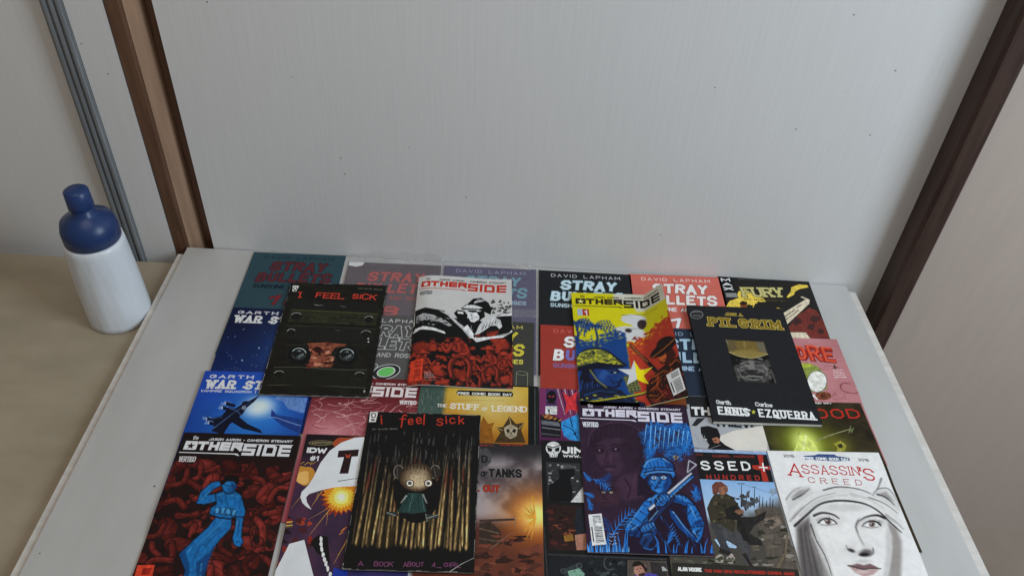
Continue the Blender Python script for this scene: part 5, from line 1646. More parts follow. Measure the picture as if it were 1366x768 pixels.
b = Book('dark I FEEL SICK cover with a rag doll against upright wooden stakes', (-.1156, .6712), .0331, TOPZ, corner='C', base=(17, 15, 15), paint=paint_dark, res=1.25, shape='flat', group=G2)
a = b.art
r = random.Random(9)
# plain rag doll (a generic stand-in)
a.z(450, 540, 3.37)
sk = (150, 132, 104)
a.ell(355, 400, 100, 130, (20, 17, 15))
for (x, f) in ((276, -1), (440, 1)):                        # hair tied in two loops
    a.blob(x, 300, 26, 34, (40, 36, 32), 3, .2); a.ring(x, 300, 22, 30, 3.5, (112, 108, 98), a0=100, a1=330); a.line([(x - 8, 280), (x + 4 * f, 322)], 3, (84, 80, 72))
a.poly([(318, 395), (380, 395), (402, 478), (340, 488), (270, 480)], (36, 58, 54)); a.line([(340, 400), (320, 480)], 3, (66, 92, 86)); a.line([(362, 400), (368, 482)], 3, (20, 32, 30)); a.line([(380, 410), (392, 478)], 3, (66, 92, 86)); a.line([(325, 402), (288, 478)], 3, (20, 32, 30))
a.line([(312, 405), (285, 440)], 9, (120, 122, 116), 5); a.line([(384, 400), (402, 440)], 9, (120, 122, 116), 5)
a.blob(248, 488, 30, 10, (46, 50, 48), 2, .2); a.blob(425, 500, 30, 10, (46, 50, 48), 3, .2); a.line([(222, 482), (262, 496)], 3, (140, 144, 138)); a.line([(400, 510), (450, 492)], 3, (140, 144, 138)); a.line([(398, 488), (404, 524)], 6, (90, 94, 90))
for q in range(9): a.blob(355 + q * 1.3, 324 + q * 1.8, 76 - q * 5.6, 64 - q * 4.7, tuple(np.array((58, 44, 32)) * (1 - q / 8) + np.array((172, 152, 120)) * (q / 8)), 5, .05, 30)
for (x, y) in ((326, 351), (409, 351)): a.ell(x, y, 20, 17, (62, 42, 32)); a.ell(x, y, 15, 13.5, (206, 200, 186)); a.ell(x, y, 9, 8, (96, 90, 82)); a.line([(x - 5, y - 4), (x + 5, y + 4)], 2.4, (24, 20, 18)); a.line([(x + 5, y - 4), (x - 5, y + 4)], 2.4, (24, 20, 18))
for k in range(8): a.line([(296 + 16 * k, 298 - 14 * math.sin(k / 7 * 3.14)), (300 + 15 * k, 276 - 16 * math.sin(k / 7 * 3.14))], 5, (30, 26, 22), 2)
for k in range(10): a.ell(r.uniform(330, 420), r.uniform(290, 330), 2.2, 2.2, (70, 40, 28), n=8)
a.line([(340, 376), (366, 380), (392, 376)], 2.5, (70, 50, 36))
for k, (w_, x1, x2) in enumerate((('i', 198, 214), ('feel', 280, 392), ('sick', 444, 574))):
    a.text(w_, x1, 92 - k, x2, 90, 21, (172, 50, 34), w=1.9, jit=.34, seed=k + 7, outline=(36, 12, 10), ow=.6)
a.text('BY SLAVE NEWS', 158, 112, 270, 110, 2.8, (110, 108, 104), w=.4)
for k, (w_, x1, x2) in enumerate((('A', 92, 116), ('BOOK', 164, 250), ('ABOUT', 296, 388), ('A', 424, 440), ('GIRL', 476, 556))):
    a.text(w_, x1, 722 + k, x2, 722 + 2 * k, 6.5, (110, 60, 92), w=.9, jit=.2, seed=k)
a.line([(448, 728), (468, 730)], 3, (110, 60, 92))
a.poly([(148, 28), (184, 28), (172, 76), (142, 76)], (190, 188, 182)); a.ring(163, 46, 9, 10, 4, (40, 40, 40)); a.rect(152, 62, 168, 70, (70, 70, 70))
a.line([(505, 748), (560, 712), (622, 682)], 4, (140, 138, 132), 2)
wear(a, (150, 148, 140), 8, 70)
b.finish()

# ---- JUST PILGRIM, a thick paperback
b = Book('thick black PILGRIM paperback with a small square picture and author names', (.396, .9456), .0372, TOPZ, corner='C', base=(33, 33, 35), shape='flat', t=6.5, res=1.4, group=G2, matt=True)


def paint_pil(X, Y, b=b):
    P = Paint(b, X, Y, (33, 33, 35), (890, 450, 4.8))
    u, v = P.u, P.v
    win = [(374, 12), (618, 28), (700, 292), (448, 276)]
    P.poly(win, (22, 21, 20), 1.5)
    # brim of a hat above a rough stone-grey chin
    P.poly([(376, 14), (617, 29), (641, 104), (398, 94)], (104, 86, 44), 1.5)
    P.poly([(376, 14), (430, 17), (452, 92), (398, 94)], (84, 74, 50), 12, .9); P.poly([(570, 25), (617, 29), (641, 104), (592, 98)], (92, 86, 76), 12, .9); P.line([(490, 18), (500, 74)], 5, (150, 132, 80), 3, .8)
    P.poly([(396, 92), (440, 80), (500, 72), (560, 75), (642, 105), (590, 124), (545, 130), (490, 124), (440, 112)], (124, 106, 58), 3); P.line([(398, 94), (450, 116), (500, 127), (556, 131), (642, 106)], 5, (176, 162, 112), 2, .9, smooth=4); P.line([(400, 90), (500, 76), (600, 90)], 3, (90, 74, 38), 2)
    P.poly([(430, 190), (470, 160), (540, 146), (610, 160), (655, 195), (668, 250), (620, 292), (520, 286), (460, 268)], (58, 56, 54), 6)
    n = fbm(u / 22, v / 12, 4)
    inside = (u > 425) & (u < 672) & (v > 140) & (v < 284)
    P.put(np.nonzero(inside)[0], (sstep(.5, .64, n)[inside]) * .45, (112, 110, 106)); P.put(np.nonzero(inside)[0], (1 - sstep(.34, .46, n)[inside]) * .4, (30, 29, 28))
    for q in ([(470, 170), (500, 156), (545, 148), (600, 158)], [(450, 200), (470, 240), (500, 268)], [(620, 180), (640, 220), (630, 262)], [(510, 262), (556, 272), (600, 266)], [(470, 215), (500, 205)], [(590, 205), (622, 218)], [(486, 250), (500, 262)], [(612, 250), (604, 264)]): P.line(q, 7, (132, 130, 126), 3, .8, 3, smooth=4)
    for q in ([(480, 182), (520, 170), (530, 190)], [(565, 190), (600, 176), (636, 192)], [(462, 222), (490, 232), (500, 250)], [(600, 228), (630, 236)], [(520, 258), (590, 260)]): P.line(q, 6, (22, 21, 21), 2.5, .85, 2, smooth=4)
    P.poly([(528, 150), (556, 150), (566, 205), (540, 222), (516, 208)], (104, 102, 98), 7); P.ell(540, 214, 34, 8, (24, 23, 22), .5, .9); P.line([(500, 238), (545, 230), (612, 240)], 8, (20, 19, 19), 2, 1, smooth=4); P.line([(506, 250), (556, 247), (604, 252)], 6, (140, 138, 134), 3, .8, smooth=4); P.line([(470, 192), (505, 176), (522, 186)], 8, (128, 126, 122), 3, .8, smooth=4); P.line([(578, 180), (610, 180), (640, 204)], 8, (120, 118, 114), 3, .8, smooth=4)
    P.line([(432, 190), (458, 274)], 6, (96, 94, 88), 2, .8); P.line([(664, 205), (696, 290)], 6, (106, 104, 98), 2, .8); P.line([(582, 134), (608, 138)], 6, (130, 130, 130), 2)
    for q in ([(374, 12), (390, 40)], [(600, 27), (618, 28)]): P.line(q, 4, (120, 128, 128), 2, .7)
    # nothing outside the little picture
    _, _, ins = P.dist(np.arange(len(X)), win, True)
    P.c[~ins] = (33, 33, 35)
    return P.c * (.9 + .2 * fbm(X / 3, Y / 3))[:, None]


b.paint = paint_pil
a = b.art
a.z(890, 350, 5.464)
g1, g2 = (128, 104, 34), (196, 176, 90)
a.text('JUST A', 428, 386, 548, 392, 7, g1, w=1.3, outline=g2, ow=.35, serif=1.2)
a.text('PILGRIM', 306, 462, 838, 490, 22, (112, 90, 28), w=4.2, serif=3.2, outline=g2, ow=.8, gap=3.6)
a.layer = 'cover_illustration'
a.ring(215, 380, 45, 29, 4, (120, 120, 120)); a.squiggle(182, 366, 250, 8, (150, 150, 150), w=2.5); a.squiggle(190, 394, 240, 8, (140, 140, 140), w=2.5, seed=4); a.line([(178, 382), (252, 378)], 3, (90, 90, 90))
a.z(890, 450, 4.8)
a.text('Garth', 316, 424, 408, 430, 8, (206, 206, 204), w=1.2, serif=.8)
a.text('Carlos', 566, 438, 676, 446, 8, (206, 206, 204), w=1.2, serif=.8)
a.text('ENNIS', 328, 492, 532, 505, 16.5, (206, 206, 204), w=3.1, serif=2.5, gap=3.2)
a.text('EZQUERRA', 590, 508, 955, 530, 16.5, (206, 206, 204), w=2.9, serif=2.2, gap=3.2)
a.layer = 'cover_illustration'; a.star(553, 476, 15, (184, 186, 60))
b.finish()

# ---- pink cover with orange letters
def paint_gore(X, Y):
    return mixc((176, 120, 122), (152, 98, 100), fbm(X / 18, Y / 26) * 1.2 - .1)


b = Book('pink cover with glossy orange red GORE lettering and a pale mask', None, .040, 0, px=(1116, 452.5), corner='TR', base=(170, 102, 110), paint=paint_gore, res=5, shape='row', group=G1)
a = b.art
r = random.Random(7)
for k in range(26):
    x, y = r.uniform(60, 160), r.uniform(8, 140)
    a.line([(x, y), (x + 12, y + r.uniform(-4, 4)), (x + 26, y + r.uniform(-5, 5))], 1.1, (140, 74, 86), .3, smooth=3)
a.z(1040, 440, 4.27)
for dx, dy, c, w in ((3, 4, (90, 24, 24), 9.0), (0, 0, (150, 42, 32), 7.8), (-1, -2, (196, 78, 52), 3.6)):
    a.text('GORE', 20 + dx, 168 + dy, 325 + dx, 186 + dy, 34, c, w=w, jit=.14, slant=-.05, seed=4, gap=2.6)
a.poly([(120, 200), (160, 190), (215, 210), (262, 260), (270, 330), (230, 360), (150, 350)], (120, 130, 60))
a.ell(212, 296, 56, 62, (206, 204, 196), rot=-14); a.ring(212, 296, 56, 60, 3, (70, 70, 60)); a.blob(150, 205, 34, 14, (150, 160, 60), 3)
a.ell(248, 376, 46, 22, (96, 52, 36)); 
for k in range(12): a.blob(r.uniform(210, 290), r.uniform(362, 392), 8, 5, (130, 74, 50) if k % 2 else (70, 36, 28), k, .5, 10)
a.line([(188, 370), (216, 396)], 14, (206, 204, 200), 8)
a.line([(400, 308), (360, 305), (345, 325), (365, 350), (430, 362), (455, 345)], 9, (130, 70, 78), 5, smooth=4)
for k in range(4): a.squiggle(300 + 3 * k, 236 + 13 * k, 360 + 4 * k, 7, (214, 196, 196), w=3, seed=k)
a.line([(308, 200), (318, 226)], 7, (60, 34, 34)); a.line([(300, 218), (328, 214)], 5, (60, 34, 34))
a.line([(300, 380), (312, 360), (330, 378)], 3, (120, 60, 70)); a.line([(350, 392), (370, 378), (376, 396)], 3, (120, 60, 70))
b.finish()


# ---- STUFF OF LEGEND, with a black leaflet under it
def paint_sol(X, Y):
    c = mixc((184, 146, 46), (168, 118, 34), sstep(10, 60, Y))
    c = blend(c, (194, 174, 104), np.exp(-(np.hypot(X - 110, Y - 24) / 50) ** 2))
    c = blend(c, (62, 78, 72), 1 - sstep(38, 44, X + 3 * fbm(X / 5, Y / 5)))
    return blend(c, (120, 66, 16), sstep(72, 112, Y) * .6)


b = Book('thin all-black cover whose edge shows beside the yellow STUFF OF LEGEND', (-.117, .867), .02, 0, t=.9, base=(20, 22, 22), shape='row', group=G1)
b.art.rect(161, 4, 163, 250, (56, 62, 60)); b.art.rect(165, 4, 166, 250, (40, 44, 44)); b.finish()
b = Book('yellow STUFF OF LEGEND cover with a black FREE COMIC BOOK DAY band', (-.1335, .8615), .022, .00095, base=(196, 138, 26), paint=paint_sol, res=4, shape='row', group=G1)
a = b.art
r = random.Random(4)
for k in range(30): x, y = r.uniform(4, 38), r.uniform(6, 100); a.line([(x, y), (x + r.uniform(-3, 3), y + r.uniform(6, 16))], 1.6, (40, 54, 48) if k % 2 else (90, 104, 92), .3)
a.z(570, 510, 2.976)
a.poly([(122, 32), (335, 38), (342, 48), (338, 58), (122, 52), (115, 42)], (20, 19, 18))
a.text('FREE COMIC BOOK DAY', 120, 50, 336, 56, 5.6, (206, 204, 198), w=1.3, gap=1.7)
a.squiggle(120, 76, 300, 5, (120, 80, 20), w=1.2)
a.text('THE', 38, 98, 78, 100, 6, (206, 202, 190), w=1.0, serif=.8)
a.text('STUFF', 90, 106, 206, 112, 11.5, (210, 206, 194), w=1.9, serif=1.4)
a.text('OF', 216, 112, 240, 113, 6, (210, 206, 194), w=1.0, serif=.8)
a.text('LEGEND', 256, 116, 396, 120, 11.5, (210, 206, 194), w=1.9, serif=1.4)
for (x, s) in ((330, 1.0), (226, .7)):                     # generic hooded jester dolls
    a.poly([(x - 56 * s, 180), (x - 30 * s, 178), (x - 4 * s, 136), (x + 22 * s, 166), (x + 56 * s, 160), (x + 42 * s, 190), (x + 60 * s, 240), (x - 64 * s, 240), (x - 40 * s, 200)], (60, 46, 28) if s == 1 else (130, 80, 26))
    if s == 1:
        a.poly([(x - 26, 182), (x, 166), (x + 30, 182), (x + 24, 214), (x, 226), (x - 20, 212)], (150, 138, 116))
        a.poly([(x - 18, 192), (x - 8, 184), (x - 2, 196), (x - 10, 202)], (26, 22, 18)); a.poly([(x + 6, 196), (x + 14, 184), (x + 24, 192), (x + 16, 202)], (26, 22, 18)); a.line([(x - 6, 214), (x + 4, 212), (x + 14, 214)], 3, (40, 26, 20)); a.poly([(x - 2, 200), (x + 8, 200), (x + 3, 208)], (40, 30, 24))
        a.line([(x - 4, 140), (x + 2, 168)], 3, (150, 130, 80)); a.line([(x - 54, 182), (x - 30, 192)], 3, (150, 130, 80)); a.line([(x + 54, 162), (x + 34, 186)], 3, (150, 130, 80))
b.finish()

# ---- magenta action cover
def paint_nin(X, Y):
    return blend(mixc((104, 44, 84), (130, 40, 66), X / 168), (60, 30, 60), sstep(60, 120, Y))


b = Book('magenta and bright blue action cover with a black car bonnet', None, .016, 0, px=(719.5, 517.5), base=(100, 44, 84), paint=paint_nin, res=8, shape='row', group=G1)
a = b.art
a.z(710, 510, 2.976)
a.rect(54, 28, 98, 96, (70, 44, 84)); a.ell(76, 58, 20, 24, (18, 18, 22)); a.line([(64, 54), (74, 60)], 4, (150, 40, 60)); a.line([(88, 54), (78, 60)], 4, (150, 40, 60)); a.line([(60, 82), (92, 82)], 8, (24, 24, 28))
a.rect(52, 96, 98, 128, (196, 196, 196)); a.text('1', 62, 124, 70, 124, 8, (30, 30, 30), w=2); a.squiggle(56, 104, 94, 4, (60, 60, 60), w=2); a.squiggle(74, 122, 94, 5, (80, 80, 80), w=2, seed=5)
for k in range(7): a.line([(100 + 14 * k, 28), (130 + 12 * k, 130)], 5, (30, 26, 34) if k % 2 else (150, 140, 150), 2)
a.poly([(120, 40), (150, 60), (178, 36), (172, 80), (190, 120), (150, 108), (130, 130), (136, 84)], (186, 46, 52))
a.poly([(112, 160), (150, 140), (180, 128), (200, 150), (200, 236), (150, 230), (126, 214), (118, 190)], (44, 128, 190)); a.line([(120, 170), (160, 190), (180, 226)], 4, (18, 40, 80), smooth=3); a.line([(150, 140), (160, 180)], 4, (18, 40, 80)); a.poly([(160, 205), (176, 196), (172, 214)], (18, 40, 80))
a.poly([(30, 130), (70, 126), (110, 146), (116, 170), (112, 222), (36, 218)], (28, 26, 30)); a.poly([(36, 152), (104, 160), (112, 176), (38, 168)], (96, 98, 106)); a.line([(38, 180), (112, 190)], 4, (110, 112, 120)); a.line([(36, 204), (108, 212)], 5, (70, 72, 80)); a.poly([(36, 132), (66, 128), (96, 144), (60, 148)], (140, 84, 50))
for k in range(8): a.line([(40 + 9 * k, 140 + 2 * k), (52 + 9 * k, 128 + 3 * k)], 3, (190, 130, 60) if k % 2 else (40, 26, 24))
b.finish()

# ---- THIEVES
b = Book('grey THIEF OF THIEVES cover with a masked figure and a black band', (.2245, .866), .032, 0, base=(150, 152, 156), shape='row', group=G1, plain=True)
a = b.art
a.rect(0, 0, 168, 17, (30, 30, 32))
a.z(890, 450, 4.8)
a.poly([(140, 430), (640, 440), (640, 520), (150, 512)], (28, 28, 30))
a.text('THIEF', 156, 500, 420, 506, 17, (206, 206, 206), w=4.2, slant=.1, gap=2)
a.text('THIEVES', 300, 572, 640, 588, 15, (34, 34, 38), w=4, slant=.06, gap=2)
a.poly([(155, 566), (190, 520), (245, 516), (215, 545), (185, 570)], (36, 36, 40))
a.poly([(320, 640), (420, 600), (560, 575), (640, 560), (640, 760), (330, 735)], (196, 190, 180))
a.poly([(212, 575), (260, 568), (320, 585), (340, 630), (335, 660), (370, 690), (440, 726), (250, 726), (270, 690), (235, 650), (216, 620)], (22, 21, 23))
a.poly([(285, 650), (318, 640), (338, 655), (330, 680), (300, 676)], (150, 98, 72)); a.ell(246, 656, 7, 5, (196, 196, 190)); a.ell(306, 660, 8, 6, (60, 40, 32)); a.line([(240, 630), (236, 656), (246, 664)], 3, (130, 130, 130)); a.line([(270, 715), (340, 690)], 3, (120, 120, 124))
a.poly([(250, 722), (650, 732), (650, 760), (250, 750)], (96, 118, 160)); a.poly([(150, 700), (270, 716), (250, 745), (170, 735)], (120, 122, 126))
for k in range(6): a.line([(180 + 14 * k, 620 + 18 * (k % 3)), (196 + 14 * k, 690 + 8 * (k % 2))], 3, (128, 130, 134), 1)
b.finish()


# ---- HOOD, green glow
def paint_hood(X, Y):
    n = fbm(X / 16, Y / 16)
    return mixc((28, 24, 18), (58, 50, 32), n * 1.3 - .2)


b = Book('dark HOOD cover with red letters and a glowing green arrow head', None, .052, 0, px=(1147.5, 537.5), corner='TR', base=(36, 32, 22), res=4, shape='row', group=G1)
gx, gy = b.local_mm(1040 + 150 / 4.27, 440 + 655 / 4.27)
hx, hy = b.local_mm(1040 + 335 / 4.27, 440 + 660 / 4.27)
b.paint = lambda X, Y: blend(blend(blend(paint_hood(X, Y), (120, 134, 30), np.exp(-(np.hypot((X - gx), (Y - gy)) / 40) ** 2)), (206, 214, 120), np.exp(-(np.hypot((X - gx) * 1.1, (Y - gy) * .8) / 22) ** 2.6)), (116, 112, 34), np.exp(-(np.hypot((X - hx), (Y - hy)) / 20) ** 2) * .6)
a = b.art
a.z(1040, 440, 4.27)
a.text('HOOD', 118, 506, 464, 506, 19, (166, 44, 34), w=2.8, gap=2, outline=(60, 16, 14), ow=.6)
a.text('FREE COMIC BOOK DAY', 20, 424, 298, 424, 5.2, (196, 196, 190), w=1.2)
a.line([(205, 632), (290, 600), (400, 566)], 6, (128, 128, 92), 4); a.poly([(388, 574), (424, 556), (412, 590)], (86, 90, 60)); a.line([(392, 590), (404, 548)], 4, (110, 112, 78))
a.poly([(112, 600), (104, 640), (80, 690), (110, 720), (200, 715), (222, 690), (190, 640), (150, 604)], (196, 204, 106)); a.line([(112, 560), (106, 602)], 5, (130, 140, 50)); a.line([(150, 600), (130, 690)], 4, (226, 228, 170))
a.poly([(305, 650), (345, 632), (380, 660), (370, 690), (320, 700), (330, 672)], (136, 130, 50)); a.poly([(326, 655), (352, 648), (360, 668), (340, 676)], (44, 40, 24))
b.finish()


# ---- IDW, white helmet with a T
def paint_idw(X, Y):
    n = fbm(X / 20, Y / 26)
    c = mixc((44, 34, 54), (74, 44, 62), n * 1.4 - .2)
    c = blend(c, (26, 20, 24), 1 - sstep(20, 60, Y))
    c = blend(c, (120, 60, 40), np.exp(-(np.hypot(X - 84, Y - 12) / 26) ** 2) * .9)
    return blend(c, (30, 50, 130), sstep(196, 240, Y) * sstep(60, 110, X))


b = Book('explosion cover with a big white helmet marked T and IDW number 1', None, .035, 0, px=(409.5, 580), base=(50, 36, 50), paint=paint_idw, res=3, plain=True, pitch=110, shape='row', group=G1)
a = b.art
a.z(360, 570, 3.878)
a.blob(182, 250, 52, 52, (176, 122, 50), 3, .14, 26); a.blob(172, 262, 34, 34, (206, 160, 90), 5, .14)
for k in range(9): a.line([(150 + 10 * k, 195 - (k % 3) * 6), (160 + 10 * k, 180 + (k % 2) * 8)], 4, (196, 150, 50), 1)
a.blob(400, 90, 70, 34, (150, 66, 36), 4, .3)
for rr, c in ((96, (130, 50, 30)), (82, (196, 120, 30)), (60, (222, 178, 60)), (38, (232, 214, 120)), (20, (240, 234, 190))):
    a.blob(370, 362, rr, rr * .88, c, int(rr), .12, 44, .26 if rr > 50 else .1)
for k, (x0, y0, x1, y1) in enumerate(((330, 400, 206, 556), (300, 420, 196, 480), (270, 330, 216, 410), (300, 440, 292, 510), (420, 540, 330, 700), (250, 340, 240, 372), (390, 600, 350, 660), (160, 360, 110, 420))): a.line([(x0, y0), (x1, y1)], 4, (150, 110, 70) if k % 2 else (190, 140, 60), 1)
for k, (x, y) in enumerate(((380, 530), (372, 545), (390, 520))): a.line([(x - 12, y + 8), (x + 10, y - 6)], 6, (196, 110, 40), 2)
# the white helmet
a.poly([(490, 56), (440, 60), (370, 85), (310, 125), (262, 185), (226, 260), (200, 300), (165, 335), (158, 360), (168, 390), (190, 412), (216, 426), (192, 388), (188, 362), (205, 345), (270, 325), (340, 310), (440, 305), (490, 300)], (200, 202, 204))
a.line([(352, 280), (440, 266), (490, 266)], 4, (30, 30, 34), 2)
a.poly([(356, 124), (462, 118), (456, 152), (424, 154), (406, 240), (360, 241), (384, 156), (350, 158)], (38, 24, 26)); a.poly([(390, 140), (405, 148), (420, 138), (412, 160), (396, 160)], (150, 60, 40))
a.poly([(100, 600), (178, 580), (232, 790), (0, 790)], (196, 198, 200))
r = random.Random(3)
for k in range(26): a.blob(r.uniform(30, 230), r.uniform(470, 760), r.uniform(10, 26), r.uniform(8, 22), ((120, 34, 30), (150, 56, 34), (30, 22, 26), (66, 30, 34))[k % 4], k, .5, 14)
a.poly([(100, 600), (178, 580), (232, 790), (0, 790)], (196, 198, 200))
for q in range(4): a.line([(84, 492 + 9 * q), (118, 488 + 9 * q)], 5, (196, 176, 90) if q % 2 == 0 else (90, 70, 40))
a.poly([(210, 590), (250, 555), (300, 565), (310, 700), (240, 640)], (20, 17, 20))
p = [(262, 565), (268, 590), (262, 612), (274, 640), (276, 668), (288, 690), (292, 712), (306, 740), (318, 770)]
for k in range(len(p) - 1): a.blob((p[k][0] + p[k + 1][0]) / 2, (p[k][1] + p[k + 1][1]) / 2, 8, 14, (206, 206, 204), k, .25, 12)
a.poly([(330, 720), (400, 735), (400, 790), (320, 790)], (30, 50, 140))
a.text('IDW', 190, 134, 292, 138, 9, (206, 206, 206), w=2.6); a.text('#1', 206, 174, 250, 176, 8.5, (206, 206, 206), w=1.6)
a.layer = 'cover_illustration'
a.ell(266, 86, 66, 14, (96, 88, 60)); a.ell(266, 85, 56, 9, (40, 44, 54)); a.squiggle(220, 90, 316, 8, (176, 150, 70), w=3)
b.finish()


# ---- WORLD OF TANKS
def paint_wot(X, Y):
    n = fbm(X / 34 + 3, Y / 30, 5)
    c = mixc((70, 62, 66), (150, 140, 142), sstep(.35, .72, n))
    c = blend(c, (40, 38, 40), 1 - sstep(6, 46, Y))
    c = blend(c, (66, 38, 32), sstep(120, 150, Y + 10 * n))
    c = blend(c, (120, 56, 40), sstep(140, 190, Y + 24 * fbm(X / 12, Y / 10)) * .7 * fbm(X / 18 + 9, Y / 18))
    c = blend(c, (206, 110, 34), np.exp(-(np.hypot(X - 158, Y - 116) / 42) ** 2))
    return blend(c, (238, 214, 120), np.exp(-(np.hypot(X - 160, Y - 116) / 22) ** 2.5))


b = Book('smoky brown WORLD OF TANKS cover with an orange gun flash', (-.1115, .749), .03, 0.0, base=(80, 66, 62), paint=paint_wot, res=2.0, pitch=112, shape='row', group=G1)
a = b.art
a.z(570, 510, 2.976)
a.poly([(205, 545), (345, 540), (345, 532), (350, 548), (210, 556)], (60, 46, 42))
a.poly([(206, 560), (250, 552), (290, 590), (300, 640), (206, 650)], (52, 40, 34)); a.line([(206, 580), (286, 600)], 5, (96, 78, 64)); a.line([(206, 620), (290, 632)], 5, (84, 66, 54))
r = random.Random(6)
for k in range(40): x = r.uniform(206, 450); y = r.uniform(610, 800); a.blob(x, y, r.uniform(8, 40), r.uniform(4, 14), ((46, 28, 24), (104, 56, 42), (70, 40, 32))[k % 3], k, .6, 14)
a.line([(345, 530), (348, 570)], 3, (110, 90, 78)); a.line([(250, 660), (330, 600), (400, 585)], 2.5, (120, 96, 80), 1); a.line([(250, 540), (350, 536)], 2, (150, 124, 100))
for k in range(20): t = r.uniform(1.8, 4.6); a.line([(430, 540), (430 + 110 * r.uniform(.5, 1) * math.cos(t), 540 + 100 * r.uniform(.5, 1) * math.sin(t))], 6, (226, 150, 56), .5)
a.text('WORLD', 80, 366, 200, 370, 14, (36, 34, 36), w=3.4, outline=(96, 92, 92), ow=.5)
a.text('OF', 210, 376, 240, 378, 10, (34, 32, 34), w=2.4, outline=(96, 92, 92), ow=.5)
a.text('TANKS', 242, 378, 376, 380, 15, (26, 24, 26), w=3.4, outline=(116, 110, 108), ow=.5, gap=2.4)
a.text('ROLL OUT', 120, 432, 288, 436, 11, (150, 46, 30), w=2.4, outline=(70, 24, 18), ow=.5)
a.layer = 'cover_illustration'
a.poly([(180, 270), (240, 266), (256, 290), (252, 320), (216, 344), (180, 330)], (66, 64, 66)); a.text('D', 214, 322, 240, 322, 13, (30, 28, 30), w=3)
a.text('Carlos Ezquerra', 120, 254, 262, 258, 3.6, (130, 44, 36), w=.8); a.text('Michael Atiyeh', 288, 256, 378, 258, 3.6, (130, 44, 36), w=.8)
b.finish()

# ---- shop advertisement with photo panels
b = Book('black back cover with shop photo panels and a white skull logo', None, .030, 0, px=(722.5, 588), base=(24, 24, 25), pitch=104, shape='row', group=G1)
a = b.art
a.z(710, 510, 2.976)
a.ell(83, 266, 30, 26, (196, 196, 194)); a.poly([(64, 276), (104, 276), (98, 300), (70, 300)], (190, 190, 188)); a.poly([(58, 260), (80, 268), (76, 280), (62, 278)], (24, 24, 24)); a.poly([(108, 260), (88, 268), (92, 280), (106, 278)], (24, 24, 24)); a.line([(56, 256), (82, 264), (110, 254)], 5, (60, 60, 60)); a.poly([(82, 282), (88, 282), (85, 290)], (30, 30, 30))
for k in range(4): a.line([(72 + 8 * k, 291), (72 + 8 * k, 299)], 2, (40, 40, 40))
a.text('JIM', 118, 286, 210, 290, 12, (204, 204, 202), w=3.4, gap=1.8); a.text('WWW.JIM', 122, 300, 230, 304, 4.6, (204, 204, 202), w=1.2)
a.layer = 'cover_illustration'
a.poly([(54, 318), (230, 326), (230, 478), (62, 474)], (44, 44, 45))
r = random.Random(2)
for k in range(46): x, y = r.uniform(60, 220), r.uniform(324, 460); a.rect(x, y, x + r.uniform(5, 16), y + r.uniform(4, 10), ((80, 80, 80), (120, 120, 120), (30, 30, 30), (150, 150, 148))[k % 4])
a.poly([(62, 474), (66, 410), (92, 392), (108, 380), (104, 348), (118, 330), (150, 328), (166, 344), (168, 366), (150, 384), (160, 430), (156, 474)], (20, 20, 21)); a.poly([(110, 346), (118, 328), (152, 328), (168, 342)], (70, 70, 70)); a.ell(118, 336, 6, 6, (130, 130, 130)); a.poly([(152, 476), (200, 416), (222, 430), (222, 478)], (186, 186, 184))
a.poly([(58, 486), (230, 492), (240, 668), (66, 664)], (40, 27, 26))
for k in range(24): x, y = r.uniform(66, 165), r.uniform(500, 650); a.blob(x, y, r.uniform(6, 18), r.uniform(4, 9), ((70, 34, 30), (26, 20, 20), (110, 58, 40), (50, 30, 28))[k % 4], k, .5, 12)
a.poly([(124, 610), (160, 602), (165, 628), (130, 632)], (130, 92, 40)); a.poly([(176, 500), (214, 496), (220, 600), (176, 606), (168, 560)], (30, 34, 40)); a.poly([(168, 606), (214, 600), (218, 664), (176, 664)], (150, 104, 86))
a.z(720, 700, 6.83)
a.poly([(75, 256), (1160, 300), (1160, 320), (75, 270)], (48, 48, 50)); a.poly([(30, 10), (44, 10), (80, 470), (62, 470)], (44, 44, 46))
a.poly([(85, 275), (780, 300), (790, 480), (90, 480)], (28, 30, 33)); a.poly([(800, 312), (1155, 326), (1180, 480), (800, 480)], (74, 66, 60))
a.poly([(190, 400), (260, 380), (340, 340), (420, 440), (420, 480), (240, 480)], (46, 50, 52)); a.poly([(255, 415), (360, 385), (410, 440), (400, 464), (270, 464)], (110, 146, 128)); a.ring(360, 365, 24, 22, 8, (70, 74, 76)); a.ring(215, 410, 24, 20, 8, (66, 70, 72)); a.line([(320, 400), (340, 460)], 3, (60, 84, 74)); a.line([(262, 425), (395, 420)], 3, (60, 84, 74))
for k in range(16): x, y = r.uniform(440, 780), r.uniform(310, 470); a.poly([(x, y), (x + r.uniform(20, 60), y - 8), (x + r.uniform(20, 70), y + r.uniform(10, 40)), (x - 6, y + 30)], ((40, 44, 48), (20, 22, 24), (56, 62, 64))[k % 3])
a.ring(640, 340, 55, 60, 7, (70, 76, 74), a0=60, a1=230)
a.poly([(1000, 330), (1150, 340), (1160, 480), (1030, 470)], (46, 42, 42)); a.poly([(1110, 372), (1130, 372), (1170, 410), (1120, 414)], (150, 150, 150))
a.poly([(860, 480), (875, 440), (920, 455), (990, 428), (1060, 440), (1100, 470), (1100, 480)], (72, 62, 140)); a.blob(916, 400, 58, 62, (150, 108, 92), 3, .1, 24); a.poly([(840, 370), (855, 330), (905, 322), (945, 345), (985, 400), (965, 430), (945, 385), (920, 360), (870, 372)], (34, 26, 24)); a.poly([(900, 440), (950, 425), (965, 435), (945, 462), (905, 458)], (56, 38, 34)); a.line([(880, 398), (900, 394)], 5, (50, 34, 30)); a.line([(915, 390), (934, 386)], 5, (50, 34, 30)); a.line([(906, 400), (912, 420)], 4, (110, 74, 62))
b.finish()


